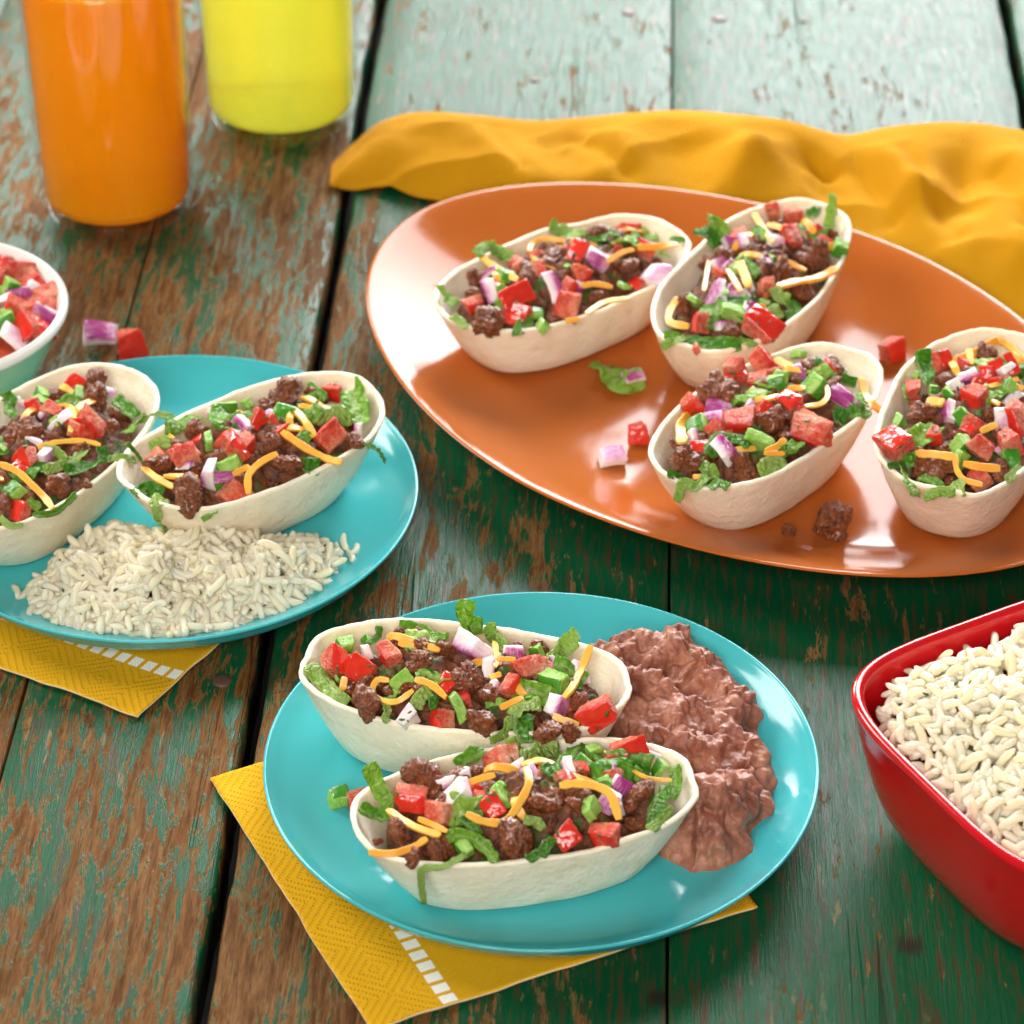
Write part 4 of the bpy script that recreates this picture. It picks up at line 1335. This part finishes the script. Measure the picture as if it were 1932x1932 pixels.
def loose(kind, px, py, size_px, zbase, label, rot=None, sink=0.42):
    t = (zbase - CAM.z) / ray(px, py).z
    size = size_px / F * t
    p = CAM + ray(px, py) * ((zbase + size * sink - CAM.z) / ray(px, py).z)
    o = put_dice(kind, p, size, rnd, rot)
    tag(o, label, KIND[kind][2], 'scraps fallen beside the boats')
    return o


def flat_rot(a, tilt=0.15):
    return Matrix.Rotation(a, 4, 'Z') @ Matrix.Rotation(tilt, 4, 'X')


def side_rot(a, skin=(0, -1, 0.3)):
    return Matrix.Rotation(a, 4, 'Z') @ Vector(skin).normalized().to_track_quat('Z', 'Y').to_matrix().to_4x4()


loose('G', 640, 1505, 44, PLZ + .0012, 'green pepper scrap lying on the front plate left of the nearest boat', flat_rot(0.4))
loose('T', 679, 1512, 46, PLZ + .0012, 'dark red tomato scrap against the left end of the nearest boat', side_rot(.3))
loose('O', 190, 627, 52, 0.0005, 'small purple onion scrap lying on the bare table', flat_rot(0.1, 0.35))
loose('T', 243, 648, 58, 0.0005, 'red tomato cube lying on the bare table', side_rot(0.5))
loose('T', 1203, 818, 46, PFZ, 'tomato cube lying alone in the middle of the orange platter', side_rot(0.1))
loose('O', 1155, 860, 44, PFZ, 'pale onion scrap lying on the platter before the tomato cube', flat_rot(0.2))
loose('T', 1682, 660, 46, PFZ, 'tomato cube lying on the platter between the right hand boats', side_rot(0.7))
loose('M', 1571, 985, 84, PFZ, 'large beef crumble fallen on the front of the platter', None, 0.36)
loose('M', 1487, 1003, 40, PFZ, 'tiny beef crumble beside the larger one on the platter', None, 0.36)
loose('O', 1195, 708, 40, PFZ + .002, 'onion scrap caught on the lettuce lying on the platter', flat_rot(0.4))
o = strip('L', [at(x, y, PFZ + z) for x, y, z in ((1120, 683, .005), (1150, 700, .004), (1172, 722, .0045), (1215, 712, .005))], 0.0085, rnd, Vector((0.1, -0.2, 1)).normalized())
tag(o, 'crumpled lettuce scrap lying on the platter below the leftmost boat', 'lettuce', 'scraps fallen beside the boats')


# ------------------------------------------------------------------ salsa in the small bowl
def pico():
    x0, y0, r = SB
    rnd = random.Random(77)
    bed = []
    me = lathe('salsa_bed', [(0, 0.033), (0.02, 0.0325), (0.04, 0.030), (0.046, 0.027)], 48)
    for v in me.vertices: v.co.z += 0.004 * fbm(v.co, 120, 3)
    o = link('salsa_juice', me, M['tom'])
    o.location = (x0, y0, 0)
    tag(o, 'wet tomato pulp under the diced salsa in the mint bowl', 'salsa', kind='stuff')
    items = [('T', 30, 600, 60), ('T', 88, 585, 62), ('T', 60, 520, 60), ('G', 46, 532, 40), ('G', 18, 565, 44), ('O', 40, 570, 50), ('O', 15, 585, 46), ('T', 15, 510, 60), ('T', 85, 540, 55),
             ('O', 5, 490, 44), ('O', 25, 640, 46), ('T', 55, 625, 58), ('G', 5, 618, 50), ('T', 5, 540, 60), ('T', 40, 495, 55), ('G', -20, 560, 50), ('T', -50, 560, 60), ('O', -60, 520, 50), ('T', -90, 600, 60),
             ('T', -30, 610, 60), ('G', -70, 630, 46), ('T', -130, 560, 60), ('O', -100, 540, 50), ('T', -20, 500, 56), ('T', -80, 490, 56), ('O', -150, 600, 46), ('T', -180, 560, 56), ('T', -40, 650, 50), ('T', 112, 562, 58), ('O', 104, 606, 46), ('T', 98, 512, 55), ('G', 112, 534, 44), ('T', 82, 628, 55), ('O', 72, 560, 44), ('T', 66, 600, 50), ('G', 92, 560, 40), ('T', 20, 540, 50), ('O', 60, 490, 44)]
    for q in range(22):     # the half of the bowl beyond the picture's edge
        a, rr = rnd.uniform(1.2, 5.1), 0.044 * math.sqrt(rnd.uniform(0.02, 1))
        dv = Vector((x0 + rr * math.cos(a), y0 + rr * math.sin(a), 0.04)) - CAM
        items.append((rnd.choice('TTTOG'), CXY + F * dv.x / dv.dot(FWD), CXY - F * dv.dot(UP) / dv.dot(FWD), rnd.uniform(46, 58)))
    made = []
    for k, px, py, s in items:
        p = at(px, py, 0.038)
        dr = math.hypot(p.x - x0, p.y - y0)
        if dr > 0.0465: p = Vector((x0 + (p.x - x0) * 0.0465 / dr, y0 + (p.y - y0) * 0.0465 / dr, 0.038))
        p.z = 0.0430 - 0.0045 * min(1, dr / 0.045) ** 2 + rnd.uniform(-0.001, 0.002)
        o = put_dice(k, p, s / 4250, rnd)
        if k == 'T' and rnd.random() < 0.5: herb_flecks(o, rnd, 1)
        made.append((k, px, o))
    for k in 'TOG':
        sel = sorted([m for m in made if m[0] == k], key=lambda m: -m[1])
        for i, (_, _, o) in enumerate(sel):
            tag(o, '%s %s from the right in the small mint bowl' % (ordinal(i + 1), KIND[k][1]), KIND[k][2], KIND[k][1] + 's in the mint bowl')


pico()


# ------------------------------------------------------------------ rice
def grain_mesh(seed):
    rnd = random.Random(seed)
    n, m = 11, 10
    vs, fs = [], []
    bx, by = rnd.uniform(-.16, .16), rnd.uniform(-.07, .07)
    for i in range(n):
        s = -1 + 2 * i / (n - 1)
        w = (1 - abs(s) ** 4.5) ** 0.5 * 0.5 * (1 + 0.06 * s) if abs(s) < 1 else 0.03
        w = max(w, 0.2)
        w *= 1 + 0.10 * noise.noise(Vector((s * 2, seed, 0)))
        for j in range(m):
            a = 2 * math.pi * j / m
            k = 1 + 0.06 * math.cos(2 * a + seed) + 0.05 * noise.noise(Vector((s * 3, math.cos(a) * 2, math.sin(a) * 2 + seed)))
            vs.append((s * 0.5, w * 0.285 * k * math.cos(a) + bx * (1 - s * s), w * 0.265 * k * math.sin(a) + by * (1 - s * s)))
    for i in range(n - 1):
        for j in range(m):
            l = (j + 1) % m
            fs.append((i * m + j, i * m + l, (i + 1) * m + l, (i + 1) * m + j))
    fs.append(tuple(reversed(range(m)))); fs.append(tuple(range((n - 1) * m, n * m)))
    me = mesh('rice_grain', vs, fs)
    bm = bmesh.new(); bm.from_mesh(me); bmesh.ops.recalc_face_normals(bm, faces=bm.faces); bm.to_mesh(me); bm.free()
    return me


GR = [with_mats(grain_mesh(i), M['rice']) for i in range(8)]


def inside(poly, x, y):
    c = False
    n = len(poly)
    for i in range(n):
        (x1, y1), (x2, y2) = poly[i], poly[(i + 1) % n]
        if (y1 > y) != (y2 > y) and x < (x2 - x1) * (y - y1) / (y2 - y1) + x1: c = not c
    return c


def edge_dist(poly, x, y):
    best = 9
    for i in range(len(poly)):
        (x1, y1), (x2, y2) = poly[i], poly[(i + 1) % len(poly)]
        dx, dy = x2 - x1, y2 - y1
        u = max(0, min(1, ((x - x1) * dx + (y - y1) * dy) / (dx * dx + dy * dy)))
        best = min(best, math.hypot(x - x1 - dx * u, y - y1 - dy * u))
    return best


def rice_heap(root, height, poly, n_top, n_deep, rnd, L=0.0094, flecks=20):
    xs = [p[0] for p in poly]; ys = [p[1] for p in poly]

    def place(depth):
        while True:
            x, y = rnd.uniform(min(xs), max(xs)), rnd.uniform(min(ys), max(ys))
            if inside(poly, x, y):
                z = height(x, y) - depth
                return x, y, z

    def mtx(p, flat=0.62):
        e = 0.004
        nx = height(p[0] + e, p[1]) - height(p[0] - e, p[1]); ny = height(p[0], p[1] + e) - height(p[0], p[1] - e)
        nr = Vector((-nx / (2 * e) * 0.8, -ny / (2 * e) * 0.8, 1)).normalized()
        d = Vector((rnd.gauss(0, 1), rnd.gauss(0, 1), rnd.gauss(0, 1)))
        d = (d - nr * d.dot(nr) * flat).normalized()
        q = d.to_track_quat('X', 'Z').to_matrix().to_4x4()
        s = L * (rnd.uniform(0.80, 1.12) if rnd.random() < 0.8 else rnd.uniform(0.45, 0.75))
        fat = 1.0 if s > 0.75 * L else 1.45
        return Matrix.Translation(p) @ q @ Matrix.Rotation(rnd.uniform(0, 6.28), 4, 'X') @ Matrix.Diagonal((s, s * fat * rnd.uniform(.9, 1.15), s * fat * rnd.uniform(.9, 1.15), 1))
    inv = root.matrix_world.inverted()
    # spread top grains evenly (best candidate)
    pts = []
    for _ in range(n_top):
        best = None
        for _ in range(7):
            c = place(0)
            dd = min([(c[0] - q[0]) ** 2 + (c[1] - q[1]) ** 2 for q in pts] or [1])
            if best is None or dd > best[0]: best = (dd, c)
        pts.append(best[1])
    rx, ry = root.location.x, root.location.y
    for p in pts:
        g = link('rice_grain', rnd.choice(GR), None, root)
        g.matrix_local = Matrix.Translation((-rx, -ry, -root.location.z)) @ mtx((p[0], p[1], p[2] + rnd.uniform(-0.0012, 0.0014)))
    vs, fs = [], []
    for i in range(n_deep):
        p = place(0)
        q = (p[0], p[1], max(root.location.z + 0.0016, p[2] - rnd.uniform(0.0008, 0.0065)))
        m = Matrix.Translation((-rx, -ry, -root.location.z)) @ mtx(q)
        me = rnd.choice(GR)
        b = len(vs)
        vs += [m @ v.co for v in me.vertices]
        fs += [tuple(k + b for k in f.vertices) for f in me.polygons]
    o = link('deeper_rice', mesh('deeper_rice', vs, fs), M['rice'], root)
    o['kind'] = 'stuff'
    for _ in range(flecks):
        p = place(0)
        h = link('herb_fleck', rnd.choice(FLECKD), None, root)
        s = rnd.uniform(0.0014, 0.0028)
        h.matrix_local = Matrix.Translation((p[0] - rx, p[1] - ry, p[2] + 0.0019 - root.location.z)) @ Matrix.Rotation(rnd.uniform(0, 6.28), 4, 'Z') @ Matrix.Rotation(rnd.gauss(0.5, .4), 4, 'X') @ Matrix.Diagonal((s, s, s, 1))


FLECKD = []
for f in FLECK:
    c = f.copy(); c.materials.clear(); c.materials.append(M['herb']); FLECKD.append(c)

rp = [(62, 1105), (95, 1060), (150, 1020), (230, 995), (330, 1010), (420, 1015), (520, 1015), (600, 1012), (640, 1040), (615, 1085), (560, 1125), (500, 1150), (430, 1172), (350, 1190), (280, 1188), (190, 1178), (110, 1165), (75, 1140)]
poly = [tuple(at(x, y, PLZ + 0.006)[:2]) for x, y in rp]
rroot = empty('rice_heap', (sum(p[0] for p in poly) / len(poly), sum(p[1] for p in poly) / len(poly), PLZ + 0.0012))
tag(rroot, 'heap of cooked white rice on the left turquoise plate', 'rice')
bpy.context.view_layer.update()


def hz1(x, y):
    d = edge_dist(poly, x, y)
    # the plate curves up toward its rim
    rr = math.hypot(x - LPL[0], y - LPL[1]) / LPL[2]
    base = PLZ + 0.0012 + max(0, rr - 0.78) ** 2 * 0.16
    return base + 0.0016 + 0.024 * (1 - math.exp(-d / 0.016)) * (0.85 + 0.60 * noise.noise(Vector((x * 55, y * 55, 2)))) + 0.0016 * noise.noise(Vector((x * 160, y * 160, 5)))


rice_heap(rroot, hz1, poly, 300, 1500, random.Random(21), 0.0106)
rr_ = random.Random(4)
k = 0
for px, py in ((28, 1112), (46, 1112), (70, 1114), (62, 1152), (652, 1018), (668, 1032), (640, 1030), (660, 1045), (525, 1140), (290, 1197)):
    p = at(px, py, PLZ + 0.004)
    rr = math.hypot(p.x - LPL[0], p.y - LPL[1]) / LPL[2]
    g = link('rice_grain', rr_.choice(GR), None)
    g.matrix_world = Matrix.Translation((p.x, p.y, PLZ + 0.003 + max(0, rr - 0.78) ** 2 * 0.16)) @ Matrix.Rotation(rr_.uniform(0, 6.28), 4, 'Z') @ Matrix.Rotation(rr_.uniform(-.2, .2), 4, 'Y') @ Matrix.Diagonal((.0094,) * 3 + (1,))
    lab = ['loose rice grain farthest left on the rice plate', 'loose rice grain left of the plated heap, second from the left', 'loose rice grain touching the left tip of the plated heap', 'single rice grain lying below the left tip of the heap',
           'loose rice grain at the right tip of the plated heap, third from right', 'rice grain at the right tip of the plated heap, farthest right', 'rice grain joining the right tip to the plated heap', 'rice grain at the right tip of the heap, lowest one',
           'rice grain apart from the heap at its lower right', 'rice grain apart from the heap at its very bottom'][k]
    tag(g, lab, 'rice', 'loose grains round the plated rice')
    k += 1

bx, by, bh, ba = RB
poly2 = [(bx + u * math.cos(ba) - v * math.sin(ba), by + u * math.sin(ba) + v * math.cos(ba)) for u, v in oval(0.0570, 0.0570, 4.0, 40)]
vis2 = [p for p in poly2]
broot = empty('rice_serving', (bx, by, 0.007))
tag(broot, 'mound of cooked white rice with herbs filling the red bowl', 'rice')
bpy.context.view_layer.update()


def hz2(x, y):
    d = edge_dist(poly2, x, y)
    return 0.0520 + 0.0135 * (1 - math.exp(-d / 0.022)) + 0.004 * noise.noise(Vector((x * 60, y * 60, 7)))


rice_heap(broot, hz2, poly2, 300, 1500, random.Random(33), 0.0104, 40)
cm = lathe('rice_core', [(0, 0.046), (0.03, 0.044), (0.048, 0.032), (0.044, 0.018)], 32)
o = link('rice_core', cm, M['rice'], broot); o.location = (0, 0, -0.007); o['kind'] = 'stuff'


# ------------------------------------------------------------------ refried beans
def beans():
    out = [(1090, 1240), (1110, 1212), (1180, 1212), (1240, 1212), (1290, 1200), (1345, 1236), (1385, 1295), (1420, 1318), (1442, 1345), (1440, 1380), (1425, 1402), (1465, 1432), (1470, 1480), (1462, 1525), (1425, 1560), (1422, 1605), (1370, 1622), (1310, 1630), (1250, 1600), (1215, 1560), (1180, 1480), (1120, 1380), (1080, 1300)]
    pol = [tuple(at(x, y, PLZ + 0.006)[:2]) for x, y in out]
    xs = [p[0] for p in pol]; ys = [p[1] for p in pol]
    st = 0.00045
    x0, x1, y0, y1 = min(xs) - .004, max(xs) + .004, min(ys) - .004, max(ys) + .004
    nx, ny = int((x1 - x0) / st), int((y1 - y0) / st)
    cx, cy = sum(xs) / len(xs), sum(ys) / len(ys)
    grid = {}
    vs, fs = [], []
    for i in range(nx):
        for j in range(ny):
            x, y = x0 + i * st, y0 + j * st
            q = Vector((x, y, 0))
            wx = x + 0.0022 * noise.noise(q * 130); wy = y + 0.0022 * noise.noise(q * 130 + Vector((7, 3, 0)))
            ins = inside(pol, wx, wy)
            d = edge_dist(pol, wx, wy) * (1 if ins else -1)
            if d < -0.0012: continue
            h = 0.0225 * (1 - math.exp(-max(0, d) / 0.0065)) * (0.95 + 0.60 * noise.noise(q * 46 + Vector((3, 1, 0))))
            h += min(1, max(0, d) / 0.006) * 0.0024 * noise.noise(q * 110)
            rr = math.hypot(x - FPL[0], y - FPL[1]) / FPL[2]
            base = PLZ + 0.0008 + max(0, rr - 0.78) ** 2 * 0.16
            grid[(i, j)] = len(vs)
            vs.append((x - cx, y - cy, base + max(0, h) - (0.002 if d < 0 else 0)))
    for (i, j), a in grid.items():
        b, c, d = grid.get((i + 1, j)), grid.get((i + 1, j + 1)), grid.get((i, j + 1))
        if None not in (b, c, d): fs.append((a, b, c, d))
    me = mesh('refried_beans', vs, fs)
    nrm = [v.normal.copy() for v in me.vertices]
    for v, nn in zip(me.vertices, nrm):
        if nn.z < 0: nn = -nn
        q = v.co.copy()
        k = min(1, max(0, (q.z - PLZ - 0.001) / 0.004))
        w = q + Vector((noise.noise(q * 150), noise.noise(q * 150 + Vector((4, 9, 0))), noise.noise(q * 150 + Vector((1, 2, 8))))) * 0.003
        f = 0.0066 * (0.22 - noise.voronoi(w * 80)[0][0] ** 2) + 0.0018 * noise.noise(w * 120) + 0.0034 * (0.22 - noise.voronoi(w * 190)[0][0] ** 2) + 0.0022 * (0.22 - noise.voronoi(q * 400)[0][0] ** 2)
        v.co = q + nn * f * k
    me.update()
    bm = bmesh.new(); bm.from_mesh(me)
    for _ in range(2): bmesh.ops.smooth_vert(bm, verts=bm.verts, factor=0.5, use_axis_x=True, use_axis_y=True, use_axis_z=True)
    bm.to_mesh(me); bm.free()
    o = link('refried_beans', me, M['beans'])
    o.location = (cx, cy, 0)
    tag(o, 'lumpy brown mound of refried beans at the right of the front plate', 'beans')


beans()
